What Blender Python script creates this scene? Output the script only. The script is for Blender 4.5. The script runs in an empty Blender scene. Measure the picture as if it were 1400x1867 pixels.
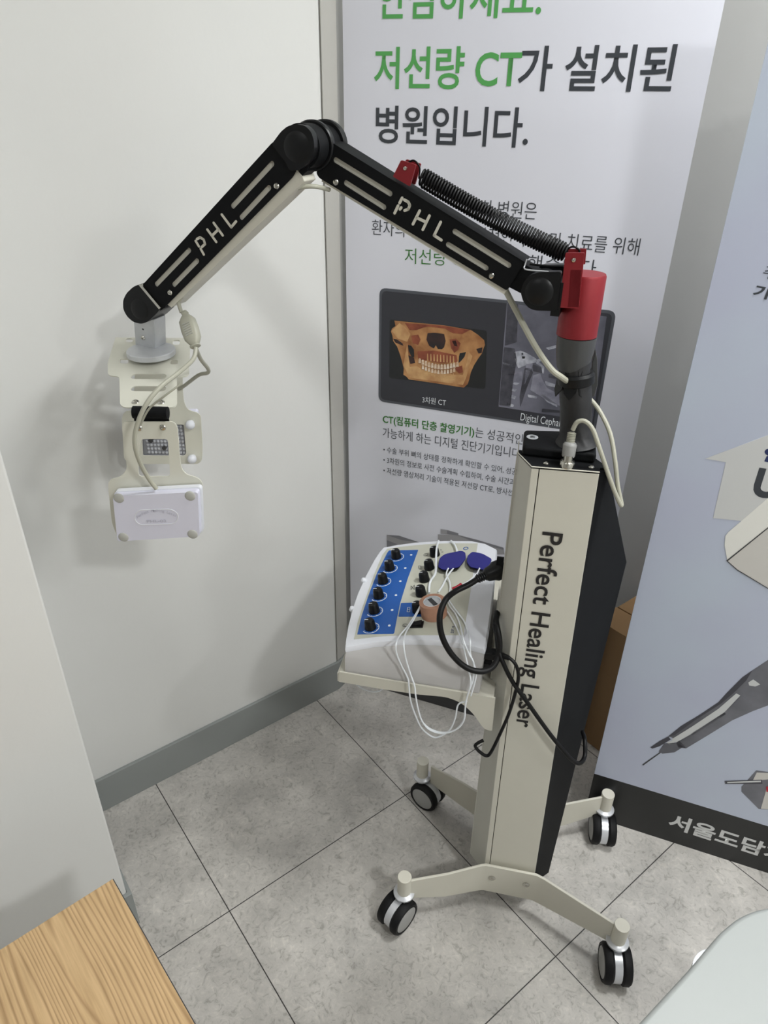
import bpy, bmesh, math, random
import numpy as np
from mathutils import Vector, Matrix

random.seed(4)
C = bpy.context.scene.collection
SC = bpy.context.scene

# ------------------------------------------------------------------ camera
CXP, CYP, FPX, HC = 700.0, 933.5, 1270.0, 1.5
PIT, ROL = math.radians(29.7), math.radians(0.84)
FW = np.array([0, math.cos(PIT), -math.sin(PIT)])
RT0 = np.array([1.0, 0, 0]); UP0 = np.cross(RT0, FW)
RT = math.cos(ROL)*RT0 + math.sin(ROL)*UP0
UPV = -math.sin(ROL)*RT0 + math.cos(ROL)*UP0
EYE = np.array([0, 0, HC])
cam = bpy.data.cameras.new('camera'); cam_o = bpy.data.objects.new('camera', cam); C.objects.link(cam_o)
cam.sensor_fit = 'HORIZONTAL'; cam.sensor_width = 36.0; cam.lens = FPX/1400.0*36.0
cam.clip_start = 0.02
cam_o.matrix_world = Matrix(((RT[0], UPV[0], -FW[0], 0), (RT[1], UPV[1], -FW[1], 0), (RT[2], UPV[2], -FW[2], HC), (0, 0, 0, 1)))
SC.camera = cam_o

# ------------------------------------------------------------------ light / exposure
SC.view_settings.view_transform = 'Standard'; SC.view_settings.look = 'None'
SC.view_settings.gamma = 1.0; SC.view_settings.exposure = 0.0
w = bpy.data.worlds.new('world'); SC.world = w; w.use_nodes = True
w.node_tree.nodes['Background'].inputs[0].default_value = (0.9, 0.95, 1.0, 1)
w.node_tree.nodes['Background'].inputs[1].default_value = 0.3
CEIL = 2.45
LIGHTS = [  # x, y, size x, size y, watts, rotation
    (1.05, -0.72, 0.22, 0.22, 29, 52),
    (0.88, 0.84, 0.30, 0.30, 21, 52),
    (-0.95, -0.75, 0.30, 0.30, 6, 52),
    (2.00, -0.20, 0.22, 0.22, 20, 52),
]

# ------------------------------------------------------------------ directions of the room, the banners, the machine and its arms
NL = np.array([-0.6160, 0.7877, 0.0])       # across the left wall
ML = np.array([0.7877, 0.6160, 0.0])        # across the back wall
NB = np.array([0.3609, 0.9326, 0.0])        # across the banners
EB = np.array([0.9326, -0.3609, 0.0])
ZU = np.array([0.0, 0, 1.0])
CC = np.array([0.29, 0.979, 0.0]); CU = np.array([0.98, -0.199, 0.0]); CV = np.array([0.199, 0.98, 0.0])
AL = math.radians(18)
AN = np.array([math.sin(AL), math.cos(AL), 0.0]); AD = np.array([-math.cos(AL), math.sin(AL), 0.0])

def ray(x, y): return FW + (x-CXP)/FPX*RT - (y-CYP)/FPX*UPV
def G(x, y, z=0.0):
    v = ray(x, y); return EYE + v*(z-HC)/v[2]
def PL(x, y, P, n):
    v = ray(x, y); return EYE + v*np.dot(np.array(P)-EYE, n)/np.dot(v, n)
def room(n, m, z=0.0):
    p = NL*n + ML*m; return np.array([p[0], p[1], z])
def cart(u, v, z=0.0):
    p = CC + CU*u + CV*v; return np.array([p[0], p[1], z])
def CP(x, y, v): return PL(x, y, cart(0, v), CV)       # on the machine's plane at depth v
def AP(x, y, D): return PL(x, y, AN*D, AN)             # on the arm's plane
def DEP(P): return float(np.dot(np.array(P)-EYE, FW))

# ------------------------------------------------------------------ materials
def lin(c):
    return tuple(((x/255)/12.92 if x/255 <= 0.04045 else ((x/255+0.055)/1.055)**2.4) for x in c)
def mat(name, col, rough=0.5, metal=0.0, spec=0.5, var=0.0, vscale=30.0, bump=0.0, bscale=200.0, col2=None, coat=0.0, trans=0.0):
    m = bpy.data.materials.new(name); m.use_nodes = True
    nt = m.node_tree; b = nt.nodes['Principled BSDF']
    b.inputs['Base Color'].default_value = (*lin(col), 1)
    b.inputs['Roughness'].default_value = rough; b.inputs['Metallic'].default_value = metal
    b.inputs['Specular IOR Level'].default_value = spec
    b.inputs['Coat Weight'].default_value = coat
    b.inputs['Transmission Weight'].default_value = trans
    tc = nt.nodes.new('ShaderNodeTexCoord')
    n = nt.nodes.new('ShaderNodeTexNoise'); n.inputs['Scale'].default_value = vscale; n.inputs['Detail'].default_value = 5
    nt.links.new(tc.outputs['Object'], n.inputs['Vector'])
    r = nt.nodes.new('ShaderNodeValToRGB')
    a = np.array(lin(col)); c2 = np.array(lin(col2)) if col2 else a*(1-var)
    r.color_ramp.elements[0].position = 0.35; r.color_ramp.elements[1].position = 0.65
    r.color_ramp.elements[0].color = (*c2, 1); r.color_ramp.elements[1].color = (*a, 1)
    nt.links.new(n.outputs['Fac'], r.inputs['Fac']); nt.links.new(r.outputs['Color'], b.inputs['Base Color'])
    if bump:
        n2 = nt.nodes.new('ShaderNodeTexNoise'); n2.inputs['Scale'].default_value = bscale; n2.inputs['Detail'].default_value = 3
        bp = nt.nodes.new('ShaderNodeBump'); bp.inputs['Strength'].default_value = bump; bp.inputs['Distance'].default_value = 0.002
        nt.links.new(tc.outputs['Object'], n2.inputs['Vector'])
        nt.links.new(n2.outputs['Fac'], bp.inputs['Height']); nt.links.new(bp.outputs['Normal'], b.inputs['Normal'])
    return m

M = {}
M['wall'] = mat('wall paint', (217, 217, 214), 0.85, var=0.03, vscale=3, bump=0.12, bscale=60)
M['shade_strip'] = mat('grey beige painted shade', (176, 174, 168), 0.8)  # wall tone darkened: shade put into the colour
M['ceil'] = mat('ceiling paint', (225, 225, 222), 0.9)
M['base'] = mat('grey baseboard', (140, 144, 142), 0.45, var=0.05, vscale=8)
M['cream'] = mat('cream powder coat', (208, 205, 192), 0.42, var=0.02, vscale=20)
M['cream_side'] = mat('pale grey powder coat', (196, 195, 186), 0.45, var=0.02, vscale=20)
M['black'] = mat('satin black paint', (17, 18, 20), 0.6, spec=0.14, var=0.1, vscale=20)
M['plastic_black'] = mat('black moulded plastic', (16, 17, 19), 0.36, spec=0.3, var=0.15, vscale=60)
M['rubber'] = mat('black rubber', (14, 14, 16), 0.6, spec=0.25)
M['relief'] = mat('shaded lavender plastic', (194, 194, 208), 0.4)
M['letter_black'] = mat('black stencil lettering', (30, 28, 28), 0.6)
M['chrome'] = mat('polished steel', (200, 198, 190), 0.2, 1.0)
M['alu'] = mat('brushed aluminium', (206, 208, 211), 0.42, 0.35, var=0.06, vscale=80)
M['wheel_grey'] = mat('grey hub plastic', (150, 150, 148), 0.4)
M['silver'] = mat('silver hood paint', (204, 206, 210), 0.3, 0.35)
M['red'] = mat('anodised red metal', (138, 32, 40), 0.48, 0.25, var=0.12, vscale=6)
M['collar'] = mat('dark grey collar', (66, 67, 68), 0.45)
M['tape_black'] = mat('black wrapping tape', (38, 38, 40), 0.5, bump=0.5, bscale=60, var=0.3, vscale=25)
M['cable'] = mat('grey cable jacket', (172, 171, 156), 0.45)
M['cord_black'] = mat('black cord jacket', (15, 15, 16), 0.45, spec=0.25)
M['spring'] = mat('black coated wire', (10, 10, 12), 0.5, spec=0.2)
M['white_pl'] = mat('white plastic', (226, 228, 234), 0.32)
M['case_grey'] = mat('light grey moulded plastic', (192, 190, 189), 0.45)
M['pad'] = mat('white lavender tinted plastic', (218, 218, 232), 0.4)
M['paddle'] = mat('ivory coated sheet', (214, 213, 200), 0.45)
M['foot'] = mat('grey rubber foot', (176, 176, 170), 0.6)
M['panel'] = mat('beige control foil', (196, 196, 182), 0.45)
M['blue'] = mat('blue control foil', (28, 88, 168), 0.4)
M['print_white'] = mat('white print', (232, 236, 240), 0.5)
M['print_dark'] = mat('dark print', (58, 62, 68), 0.5)
M['print_navy'] = mat('navy print', (34, 46, 92), 0.5)
M['print_green'] = mat('green print', (86, 166, 88), 0.5)
M['print_dgreen'] = mat('deep green print', (52, 120, 44), 0.5)
M['pad_blue'] = mat('blue silicone pad', (44, 44, 128), 0.45, var=0.1)
M['banner'] = mat('white poster film', (226, 227, 236), 0.42, var=0.015, vscale=2)
M['banner_edge'] = mat('white foam edge', (225, 225, 225), 0.6)
M['banner2'] = mat('pale blue poster film', (190, 200, 214), 0.35, col2=(186, 191, 210), vscale=3.0)
M['band'] = mat('black poster band', (28, 29, 29), 0.4)
M['dark_panel'] = mat('charcoal print', (56, 57, 64), 0.45)
M['dark_edge'] = mat('slate print border', (84, 87, 94), 0.45)
M['window_dark'] = mat('near black print', (36, 38, 40), 0.45)
M['bone'] = mat('ochre bone print', (196, 146, 96), 0.5, col2=(146, 94, 56), vscale=28)
M['bone_red'] = mat('reddish bone print', (158, 88, 62), 0.5, col2=(122, 60, 44), vscale=40)
M['bone_light'] = mat('light bone print', (214, 172, 120), 0.5, col2=(186, 138, 92), vscale=40)
M['bone_dark'] = mat('dark cavity print', (66, 44, 42), 0.5, col2=(38, 36, 38), vscale=30)
M['teeth'] = mat('tooth print', (232, 218, 200), 0.5, col2=(210, 176, 140), vscale=120)
M['xray'] = mat('grey radiograph print', (128, 128, 142), 0.5, col2=(86, 87, 98), vscale=9)
M['xray_dark'] = mat('dark radiograph print', (58, 58, 66), 0.5, col2=(84, 84, 94), vscale=50)
M['xray_mid'] = mat('mid radiograph print', (150, 150, 164), 0.5, col2=(112, 112, 126), vscale=40)
M['xray_light'] = mat('light radiograph print', (196, 198, 208), 0.5, col2=(140, 142, 154), vscale=70)
M['card'] = mat('brown cardboard', (152, 120, 84), 0.8, var=0.12, vscale=6)
M['box_print'] = mat('grey carton print', (158, 157, 160), 0.5)
M['box_print_d'] = mat('dark grey carton print', (128, 128, 134), 0.5)
M['tan'] = mat('tan paper tape', (186, 140, 116), 0.8, var=0.12, vscale=60, bump=0.4, bscale=150)
M['table'] = mat('white laminate', (160, 164, 162), 0.45)
M['house'] = mat('pale grey print', (206, 207, 206), 0.45)
M['mach_a'] = mat('warm white print', (232, 231, 224), 0.4)
M['mach_b'] = mat('warm grey print', (206, 203, 197), 0.4)
M['steel_a'] = mat('steel print', (118, 119, 126), 0.4, col2=(92, 93, 100), vscale=12)
M['steel_b'] = mat('dark steel print', (66, 66, 74), 0.4)
M['steel_c'] = mat('light steel print', (206, 208, 208), 0.4)
M['acrylic'] = mat('grey diode board', (146, 148, 154), 0.3)
M['lens'] = mat('clear diode lens', (182, 184, 190), 0.08, 0.0, coat=0.6)
M['red_pl'] = mat('red plastic sleeve', (178, 20, 44), 0.35)
M['metal_dark'] = mat('dark metal print', (60, 60, 62), 0.4)

# floor: square stone-look vinyl tiles with thin dark joints
def floor_mat():
    m = bpy.data.materials.new('grey stone tile'); m.use_nodes = True
    nt = m.node_tree; N = nt.nodes; L = nt.links; b = N['Principled BSDF']
    g = N.new('ShaderNodeNewGeometry')
    def dotd(vec):
        d = N.new('ShaderNodeVectorMath'); d.operation = 'DOT_PRODUCT'; d.inputs[1].default_value = vec
        L.new(g.outputs['Position'], d.inputs[0]); return d.outputs['Value']
    def mth(op, a, b_=None):
        q = N.new('ShaderNodeMath'); q.operation = op
        for i, x in enumerate((a, b_)):
            if x is None: continue
            if isinstance(x, (int, float)): q.inputs[i].default_value = x
            else: L.new(x, q.inputs[i])
        return q.outputs[0]
    S = 0.49
    def seam(val, off):
        t = mth('SUBTRACT', val, off - 20*S - S/2); t = mth('DIVIDE', t, S); t = mth('FRACT', t)
        t = mth('SUBTRACT', t, 0.5); t = mth('ABSOLUTE', t); t = mth('MULTIPLY', t, S)
        return mth('LESS_THAN', t, 0.0011)
    sm = mth('MAXIMUM', seam(dotd(tuple(NL)), 0.400), seam(dotd(tuple(ML)), 0.288))
    n1 = N.new('ShaderNodeTexNoise'); n1.inputs['Scale'].default_value = 7; n1.inputs['Detail'].default_value = 6; n1.inputs['Roughness'].default_value = 0.6
    n2 = N.new('ShaderNodeTexNoise'); n2.inputs['Scale'].default_value = 60; n2.inputs['Detail'].default_value = 8; n2.inputs['Roughness'].default_value = 0.68; n2.inputs['Distortion'].default_value = 1.6
    L.new(g.outputs['Position'], n1.inputs['Vector']); L.new(g.outputs['Position'], n2.inputs['Vector'])
    r1 = N.new('ShaderNodeValToRGB'); e = r1.color_ramp.elements
    e[0].position = 0.32; e[0].color = (*lin((168, 165, 160)), 1); e[1].position = 0.68; e[1].color = (*lin((203, 199, 193)), 1)
    L.new(n1.outputs['Fac'], r1.inputs['Fac'])
    r2 = N.new('ShaderNodeValToRGB'); e = r2.color_ramp.elements
    e[0].position = 0.34; e[0].color = (0.60, 0.60, 0.58, 1); e[1].position = 0.47; e[1].color = (0.98, 0.98, 0.98, 1)
    e3 = r2.color_ramp.elements.new(0.55); e3.color = (1, 1, 1, 1); e4 = r2.color_ramp.elements.new(0.68); e4.color = (1.22, 1.21, 1.18, 1)
    L.new(n2.outputs['Fac'], r2.inputs['Fac'])
    mx = N.new('ShaderNodeMixRGB'); mx.blend_type = 'MULTIPLY'; mx.inputs[0].default_value = 0.85
    L.new(r1.outputs['Color'], mx.inputs[1]); L.new(r2.outputs['Color'], mx.inputs[2])
    mj = N.new('ShaderNodeMixRGB'); mj.inputs[2].default_value = (*lin((52, 50, 48)), 1)
    L.new(sm, mj.inputs[0]); L.new(mx.outputs['Color'], mj.inputs[1]); L.new(mj.outputs['Color'], b.inputs['Base Color'])
    b.inputs['Roughness'].default_value = 0.42; b.inputs['Specular IOR Level'].default_value = 0.4
    bp = N.new('ShaderNodeBump'); bp.inputs['Strength'].default_value = 0.25; bp.inputs['Distance'].default_value = 0.001
    L.new(n2.outputs['Fac'], bp.inputs['Height']); L.new(bp.outputs['Normal'], b.inputs['Normal'])
    return m
M['floor'] = floor_mat()

def wood_mat(ax, ay):
    m = bpy.data.materials.new('light oak veneer'); m.use_nodes = True
    nt = m.node_tree; N = nt.nodes; L = nt.links; b = N['Principled BSDF']
    g = N.new('ShaderNodeNewGeometry')
    def dotd(vec):
        d = N.new('ShaderNodeVectorMath'); d.operation = 'DOT_PRODUCT'; d.inputs[1].default_value = vec
        L.new(g.outputs['Position'], d.inputs[0]); return d.outputs['Value']
    cb = N.new('ShaderNodeCombineXYZ')
    L.new(dotd(tuple(ax)), cb.inputs[0]); L.new(dotd(tuple(ay)), cb.inputs[1])
    mp = N.new('ShaderNodeMapping'); mp.inputs['Scale'].default_value = (9.0, 1.1, 1.0); L.new(cb.outputs[0], mp.inputs['Vector'])
    n0 = N.new('ShaderNodeTexNoise'); n0.inputs['Scale'].default_value = 1.4; n0.inputs['Detail'].default_value = 1.5; L.new(mp.outputs[0], n0.inputs['Vector'])
    q = N.new('ShaderNodeMath'); q.operation = 'MULTIPLY'; q.inputs[1].default_value = 15; L.new(n0.outputs['Fac'], q.inputs[0])
    q2 = N.new('ShaderNodeMath'); q2.operation = 'MULTIPLY'; q2.inputs[1].default_value = 55; L.new(cb.outputs[0], q2.inputs[0])
    sx = N.new('ShaderNodeSeparateXYZ'); L.new(cb.outputs[0], sx.inputs[0])
    q2 = N.new('ShaderNodeMath'); q2.operation = 'MULTIPLY'; q2.inputs[1].default_value = 125; L.new(sx.outputs[0], q2.inputs[0])
    ad = N.new('ShaderNodeMath'); ad.operation = 'ADD'; L.new(q.outputs[0], ad.inputs[0]); L.new(q2.outputs[0], ad.inputs[1])
    fr = N.new('ShaderNodeMath'); fr.operation = 'FRACT'; L.new(ad.outputs[0], fr.inputs[0])
    r = N.new('ShaderNodeValToRGB'); e = r.color_ramp.elements
    e[0].position = 0.0; e[0].color = (*lin((166, 134, 94)), 1); e[1].position = 0.30; e[1].color = (*lin((206, 174, 130)), 1)
    e3 = e.new(0.80); e3.color = (*lin((198, 166, 122)), 1); e4 = e.new(1.0); e4.color = (*lin((168, 136, 96)), 1)
    L.new(fr.outputs[0], r.inputs['Fac'])
    mp2 = N.new('ShaderNodeMapping'); mp2.inputs['Scale'].default_value = (260, 14, 1); L.new(cb.outputs[0], mp2.inputs['Vector'])
    n2 = N.new('ShaderNodeTexNoise'); n2.inputs['Scale'].default_value = 1; n2.inputs['Detail'].default_value = 3; L.new(mp2.outputs[0], n2.inputs['Vector'])
    r2 = N.new('ShaderNodeValToRGB'); e = r2.color_ramp.elements
    e[0].position = 0.3; e[0].color = (0.78, 0.76, 0.72, 1); e[1].position = 0.6; e[1].color = (1, 1, 1, 1)
    L.new(n2.outputs['Fac'], r2.inputs['Fac'])
    mx = N.new('ShaderNodeMixRGB'); mx.blend_type = 'MULTIPLY'; mx.inputs[0].default_value = 0.8
    L.new(r.outputs['Color'], mx.inputs[1]); L.new(r2.outputs['Color'], mx.inputs[2]); L.new(mx.outputs['Color'], b.inputs['Base Color'])
    b.inputs['Roughness'].default_value = 0.5
    return m

# ------------------------------------------------------------------ building helpers
WL = {}
def thing(name, label, cat, loc, group=None):
    o = bpy.data.objects.new(name, None); C.objects.link(o); o.location = tuple(loc)
    o.empty_display_size = 0.05
    o['label'] = label; o['category'] = cat
    if group: o['group'] = group
    WL[o.name] = np.array(loc, float); return o
def tag(o, label, cat, group=None):
    o['label'] = label; o['category'] = cat
    if group: o['group'] = group
    return o
def link_mesh(me, name, m, parent=None, label=None):
    """me holds world coordinates; the object gets its origin at the parent's base or at its own foot"""
    n = len(me.vertices); a = np.empty(n*3); me.vertices.foreach_get('co', a); a = a.reshape(-1, 3)
    if parent is not None: org = WL[parent.name]
    else:
        org = np.array([(a[:, 0].min()+a[:, 0].max())/2, (a[:, 1].min()+a[:, 1].max())/2, a[:, 2].min()])
    a = a - org; me.vertices.foreach_set('co', a.ravel()); me.update()
    o = bpy.data.objects.new(name, me); C.objects.link(o)
    if parent is not None: o.parent = parent
    else: o.location = tuple(org)
    WL[o.name] = org
    me.materials.clear(); me.materials.append(m)
    if label: o['label'] = label
    return o

class MB:
    def __init__(s): s.v = []; s.f = []
    def add(s, vs, fs):
        k = len(s.v); s.v += [tuple(map(float, p)) for p in vs]; s.f += [tuple(k+i for i in f) for f in fs]; return s
    def box(s, c, size, ex=(1, 0, 0), ey=(0, 1, 0), ez=(0, 0, 1)):
        c = np.array(c, float); ex, ey, ez = (np.array(e, float) for e in (ex, ey, ez)); h = np.array(size)/2
        vs = [c+ex*h[0]*a+ey*h[1]*b+ez*h[2]*d for a in (-1, 1) for b in (-1, 1) for d in (-1, 1)]
        return s.add(vs, [(0, 1, 3, 2), (4, 6, 7, 5), (0, 4, 5, 1), (2, 3, 7, 6), (0, 2, 6, 4), (1, 5, 7, 3)])
    def loft(s, rings, cap=True):
        n = len(rings[0]); vs = [p for r in rings for p in r]; fs = []
        for j in range(len(rings)-1):
            for i in range(n):
                a = j*n+i; b = j*n+(i+1) % n; fs.append((a, b, b+n, a+n))
        if cap: fs.append(tuple(range(n-1, -1, -1))); fs.append(tuple((len(rings)-1)*n+i for i in range(n)))
        return s.add(vs, fs)
    def prism(s, pts, vec):
        pts = [np.array(p, float) for p in pts]; vec = np.array(vec, float)
        return s.loft([pts, [p+vec for p in pts]])
    def rings(s, prof, c, ax, seg=32, cap=True):
        """prof: (radius, distance along ax)"""
        ax = np.array(ax, float); ax /= np.linalg.norm(ax)
        t = np.array([0, 0, 1.0]) if abs(ax[2]) < 0.9 else np.array([1.0, 0, 0])
        e1 = np.cross(ax, t); e1 /= np.linalg.norm(e1); e2 = np.cross(ax, e1); c = np.array(c, float)
        R = [[c+ax*h+e1*r*math.cos(2*math.pi*i/seg)+e2*r*math.sin(2*math.pi*i/seg) for i in range(seg)] for r, h in prof]
        return s.loft(R, cap)
    def cyl(s, p0, p1, r0, r1=None, seg=32):
        p0 = np.array(p0, float); p1 = np.array(p1, float); r1 = r0 if r1 is None else r1
        return s.rings([(r0, 0), (r1, np.linalg.norm(p1-p0))], p0, p1-p0, seg)
    def sphere(s, c, r, ax=(0, 0, 1), squash=1.0, seg=20, a0=-90, a1=90):
        pr = []
        for i in range(11):
            a = math.radians(a0+(a1-a0)*i/10); pr.append((max(r*math.cos(a), 1e-5), r*squash*math.sin(a)))
        return s.rings(pr, c, ax, seg)
    def tube(s, pts, r, seg=10, sub=8, closed=False):
        P = smooth(pts, sub) if sub > 1 else [np.array(p, float) for p in pts]
        rs = r if callable(r) else (lambda t: r)
        t0 = P[1]-P[0]; t0 /= np.linalg.norm(t0)
        u = np.cross(t0, [0, 0, 1.0]);
        if np.linalg.norm(u) < 1e-3: u = np.cross(t0, [1.0, 0, 0])
        u /= np.linalg.norm(u); R = []
        for i, p in enumerate(P):
            t = P[min(i+1, len(P)-1)]-P[max(i-1, 0)]; t /= (np.linalg.norm(t) or 1)
            u = u-t*np.dot(u, t); u /= (np.linalg.norm(u) or 1); v = np.cross(t, u)
            rr = rs(i/(len(P)-1))
            R.append([p+rr*(u*math.cos(2*math.pi*k/seg)+v*math.sin(2*math.pi*k/seg)) for k in range(seg)])
        return s.loft(R)
    def build(s, name, m, parent=None, label=None, bevel=0.0, bseg=2, angle=35, smooth_=True):
        me = bpy.data.meshes.new(name); me.from_pydata(s.v, [], s.f); me.update()
        bm = bmesh.new(); bm.from_mesh(me); bmesh.ops.recalc_face_normals(bm, faces=bm.faces); bm.to_mesh(me); bm.free()
        if smooth_:
            me.polygons.foreach_set('use_smooth', [True]*len(me.polygons)); me.set_sharp_from_angle(angle=math.radians(angle))
        o = link_mesh(me, name, m, parent, label)
        if bevel:
            b = o.modifiers.new('bevel', 'BEVEL'); b.width = bevel; b.segments = bseg; b.limit_method = 'ANGLE'; b.angle_limit = math.radians(35)
            b.harden_normals = True
        return o

def smooth(pts, sub=8):
    P = [np.array(p, float) for p in pts]; n = len(P); out = []
    for i in range(n-1):
        p0 = P[max(i-1, 0)]; p1 = P[i]; p2 = P[i+1]; p3 = P[min(i+2, n-1)]
        for k in range(sub):
            t = k/sub
            out.append(0.5*((2*p1)+(-p0+p2)*t+(2*p0-5*p1+4*p2-p3)*t*t+(-p0+3*p1-3*p2+p3)*t**3))
    out.append(P[-1]); return out

def rpoly(pts, rad, seg=6):
    """round the corners of a 2D outline; rad a number or list"""
    n = len(pts); out = []
    for i in range(n):
        p = np.array(pts[i], float); a = np.array(pts[i-1], float); b = np.array(pts[(i+1) % n], float)
        r = rad[i] if isinstance(rad, (list, tuple)) else rad
        if r <= 0: out.append(tuple(p)); continue
        da = (a-p)/np.linalg.norm(a-p); db = (b-p)/np.linalg.norm(b-p)
        r = min(r, 0.49*np.linalg.norm(a-p), 0.49*np.linalg.norm(b-p))
        for k in range(seg+1):
            t = k/seg; out.append(tuple((1-t)**2*(p+da*r)+2*t*(1-t)*p+t*t*(p+db*r)))
    return out
def capsule(p0, p1, r, seg=8):
    p0 = np.array(p0, float); p1 = np.array(p1, float); d = (p1-p0)/np.linalg.norm(p1-p0); n = np.array([-d[1], d[0]]); out = []
    for k in range(seg+1):
        a = math.pi/2-math.pi*k/seg; out.append(tuple(p1+r*(d*math.cos(a)+n*math.sin(a))))
    for k in range(seg+1):
        a = -math.pi/2-math.pi*k/seg; out.append(tuple(p0+r*(d*math.cos(a)+n*math.sin(a))))
    return out
def circle2(c, r, seg=20): return [(c[0]+r*math.cos(2*math.pi*k/seg), c[1]+r*math.sin(2*math.pi*k/seg)) for k in range(seg)]

def curve_mesh(loops, thick):
    cu = bpy.data.curves.new('tmp', 'CURVE'); cu.dimensions = '2D'; cu.fill_mode = 'BOTH'; cu.extrude = thick/2
    for lp in loops:
        sp = cu.splines.new('POLY'); sp.points.add(len(lp)-1)
        for i, p in enumerate(lp): sp.points[i].co = (p[0], p[1], 0, 1)
        sp.use_cyclic_u = True
    o = bpy.data.objects.new('tmp', cu); C.objects.link(o); bpy.context.view_layer.update()
    me = bpy.data.meshes.new_from_object(o.evaluated_get(bpy.context.evaluated_depsgraph_get()))
    bpy.data.objects.remove(o); bpy.data.curves.remove(cu); return me
def to_frame(me, org, e1, e2, off=0.0, name='m'):
    n = len(me.vertices); a = np.empty(n*3); me.vertices.foreach_get('co', a); a = a.reshape(-1, 3)
    nr = np.cross(e1, e2); a = np.array(org)+np.outer(a[:, 0], e1)+np.outer(a[:, 1], e2)+np.outer(a[:, 2]+off, nr)
    me.vertices.foreach_set('co', a.ravel()); me.name = name; me.update(); return me

class Frame:
    """a plane in the room with 2D axes; e1 x e2 is its outward normal"""
    def __init__(s, org, e1, e2):
        s.o = np.array(org, float); s.e1 = np.array(e1, float); s.e2 = np.array(e2, float); s.n = np.cross(s.e1, s.e2)
    def q(s, x, y, off=0.0):
        P = PL(x, y, s.o+s.n*off, s.n); d = P-s.o; return (float(d@s.e1), float(d@s.e2))
    def qs(s, pts, off=0.0): return [s.q(x, y, off) for x, y in pts]
    def P(s, a, b, off=0.0): return s.o+s.e1*a+s.e2*b+s.n*off
    def plate(s, name, loops, thick, m, parent=None, off=0.0, label=None, bevel=0.0):
        """the plate's front face lies at off, its back at off - thick"""
        me = to_frame(curve_mesh(loops, thick), s.o, s.e1, s.e2, off-thick/2, name)
        o = link_mesh(me, name, m, parent, label)
        if bevel:
            b = o.modifiers.new('bevel', 'BEVEL'); b.width = bevel; b.segments = 2; b.limit_method = 'ANGLE'; b.angle_limit = math.radians(50)
        return o

def text_me(body, bold=0.0, ext=0.0):
    cu = bpy.data.curves.new('tmp', 'FONT'); cu.body = body; cu.size = 1.0; cu.offset = bold; cu.extrude = ext; cu.resolution_u = 4
    o = bpy.data.objects.new('tmp', cu); C.objects.link(o); bpy.context.view_layer.update()
    me = bpy.data.meshes.new_from_object(o.evaluated_get(bpy.context.evaluated_depsgraph_get()))
    bpy.data.objects.remove(o); bpy.data.curves.remove(cu); return me
def text_fit(name, body, fr, pl_, pr_, pt_, m, parent, bold=0.0, off=0.0006, raw=False, label=None):
    """text whose box has its lower left, lower right and upper left corner at three points of the frame"""
    me = text_me(body, bold)
    n = len(me.vertices); a = np.empty(n*3); me.vertices.foreach_get('co', a); a = a.reshape(-1, 3)
    A, B, T = (np.array(x if raw else fr.q(*x)) for x in (pl_, pr_, pt_))
    mn, mx = a.min(0), a.max(0); x = (a[:, 0]-mn[0])/(mx[0]-mn[0]); y = (a[:, 1]-mn[1])/(mx[1]-mn[1])
    ux = B-A; uy = T-A; uy = uy-ux*(uy@ux)/(ux@ux)
    p = A+np.outer(x, ux)+np.outer(y, uy)
    w3 = fr.o+np.outer(p[:, 0], fr.e1)+np.outer(p[:, 1], fr.e2)+fr.n*off
    me.vertices.foreach_set('co', w3.ravel()); me.name = name; me.update()
    return link_mesh(me, name, m, parent, label)

def kind(o, k='structure'): o['kind'] = k; return o
def screw(mb, c, ax, r=0.004):
    mb.rings([(r, 0), (r, 0.0008), (r*0.75, 0.0022), (r*0.35, 0.0026), (r*0.3, 0.0015), (0.0001, 0.0015)], c, ax, 16)

# ================================================================== ROOM
NW, PW, MW = 1.31, 0.99, 1.472     # left wall, near pillar face, back wall
def slab(name, pts, z0, z1, m):
    return kind(MB().prism([(p[0], p[1], z0) for p in pts], (0, 0, z1-z0)).build(name, m, smooth_=False))
slab('floor', [room(-2.6, -3.4), room(1.6, -3.4), room(1.6, 1.7), room(-2.6, 1.7)], -0.05, 0.0, M['floor'])
slab('ceiling', [room(-2.6, -3.4), room(1.6, -3.4), room(1.6, 1.7), room(-2.6, 1.7)], CEIL, CEIL+0.05, M['ceil'])
m_corner = float(G(253, 1677)@ML)     # pillar corner
m_p = m_corner-0.008
slab('wall_left', [room(NW, m_p-0.05), room(NW, 0.852), room(NW+0.0185, 0.904), room(NW+0.05, 0.965), room(NW+0.05, MW+0.1), room(NW+0.15, MW+0.1), room(NW+0.15, m_p-0.05)], 0, CEIL, M['wall'])
kind(MB().prism([room(PW, -3.4), room(PW, m_p), room(NW+0.1, m_p), room(NW+0.1, -3.4)], (0, 0, CEIL)).build('wall_near', M['wall'], bevel=0.004))
slab('wall_back', [room(NW+0.05, MW), room(-2.6, MW), room(-2.6, MW+0.1), room(NW+0.05, MW+0.1)], 0, CEIL, M['wall'])
slab('wall_right', [room(-2.6, -3.4), room(-2.6, MW), room(-2.5, MW), room(-2.5, -3.4)], 0, CEIL, M['wall'])
slab('wall_front', [room(-2.5, -3.4), room(PW, -3.4), room(PW, -3.3), room(-2.5, -3.3)], 0, CEIL, M['wall'])
BH = 0.105
def bb(name, pts):
    kind(MB().prism([(p[0], p[1], 0) for p in pts], (0, 0, BH)).build(name, M['base'], bevel=0.0015))
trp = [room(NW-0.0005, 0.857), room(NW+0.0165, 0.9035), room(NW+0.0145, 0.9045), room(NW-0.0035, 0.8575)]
kind(MB().prism([(p[0], p[1], BH+0.002) for p in trp], (0, 0, CEIL-BH-0.004)).build('shade_strip_1', M['shade_strip'], bevel=0.0008))  # added strip beside the banner; its darker colour stands in for shade
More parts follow.
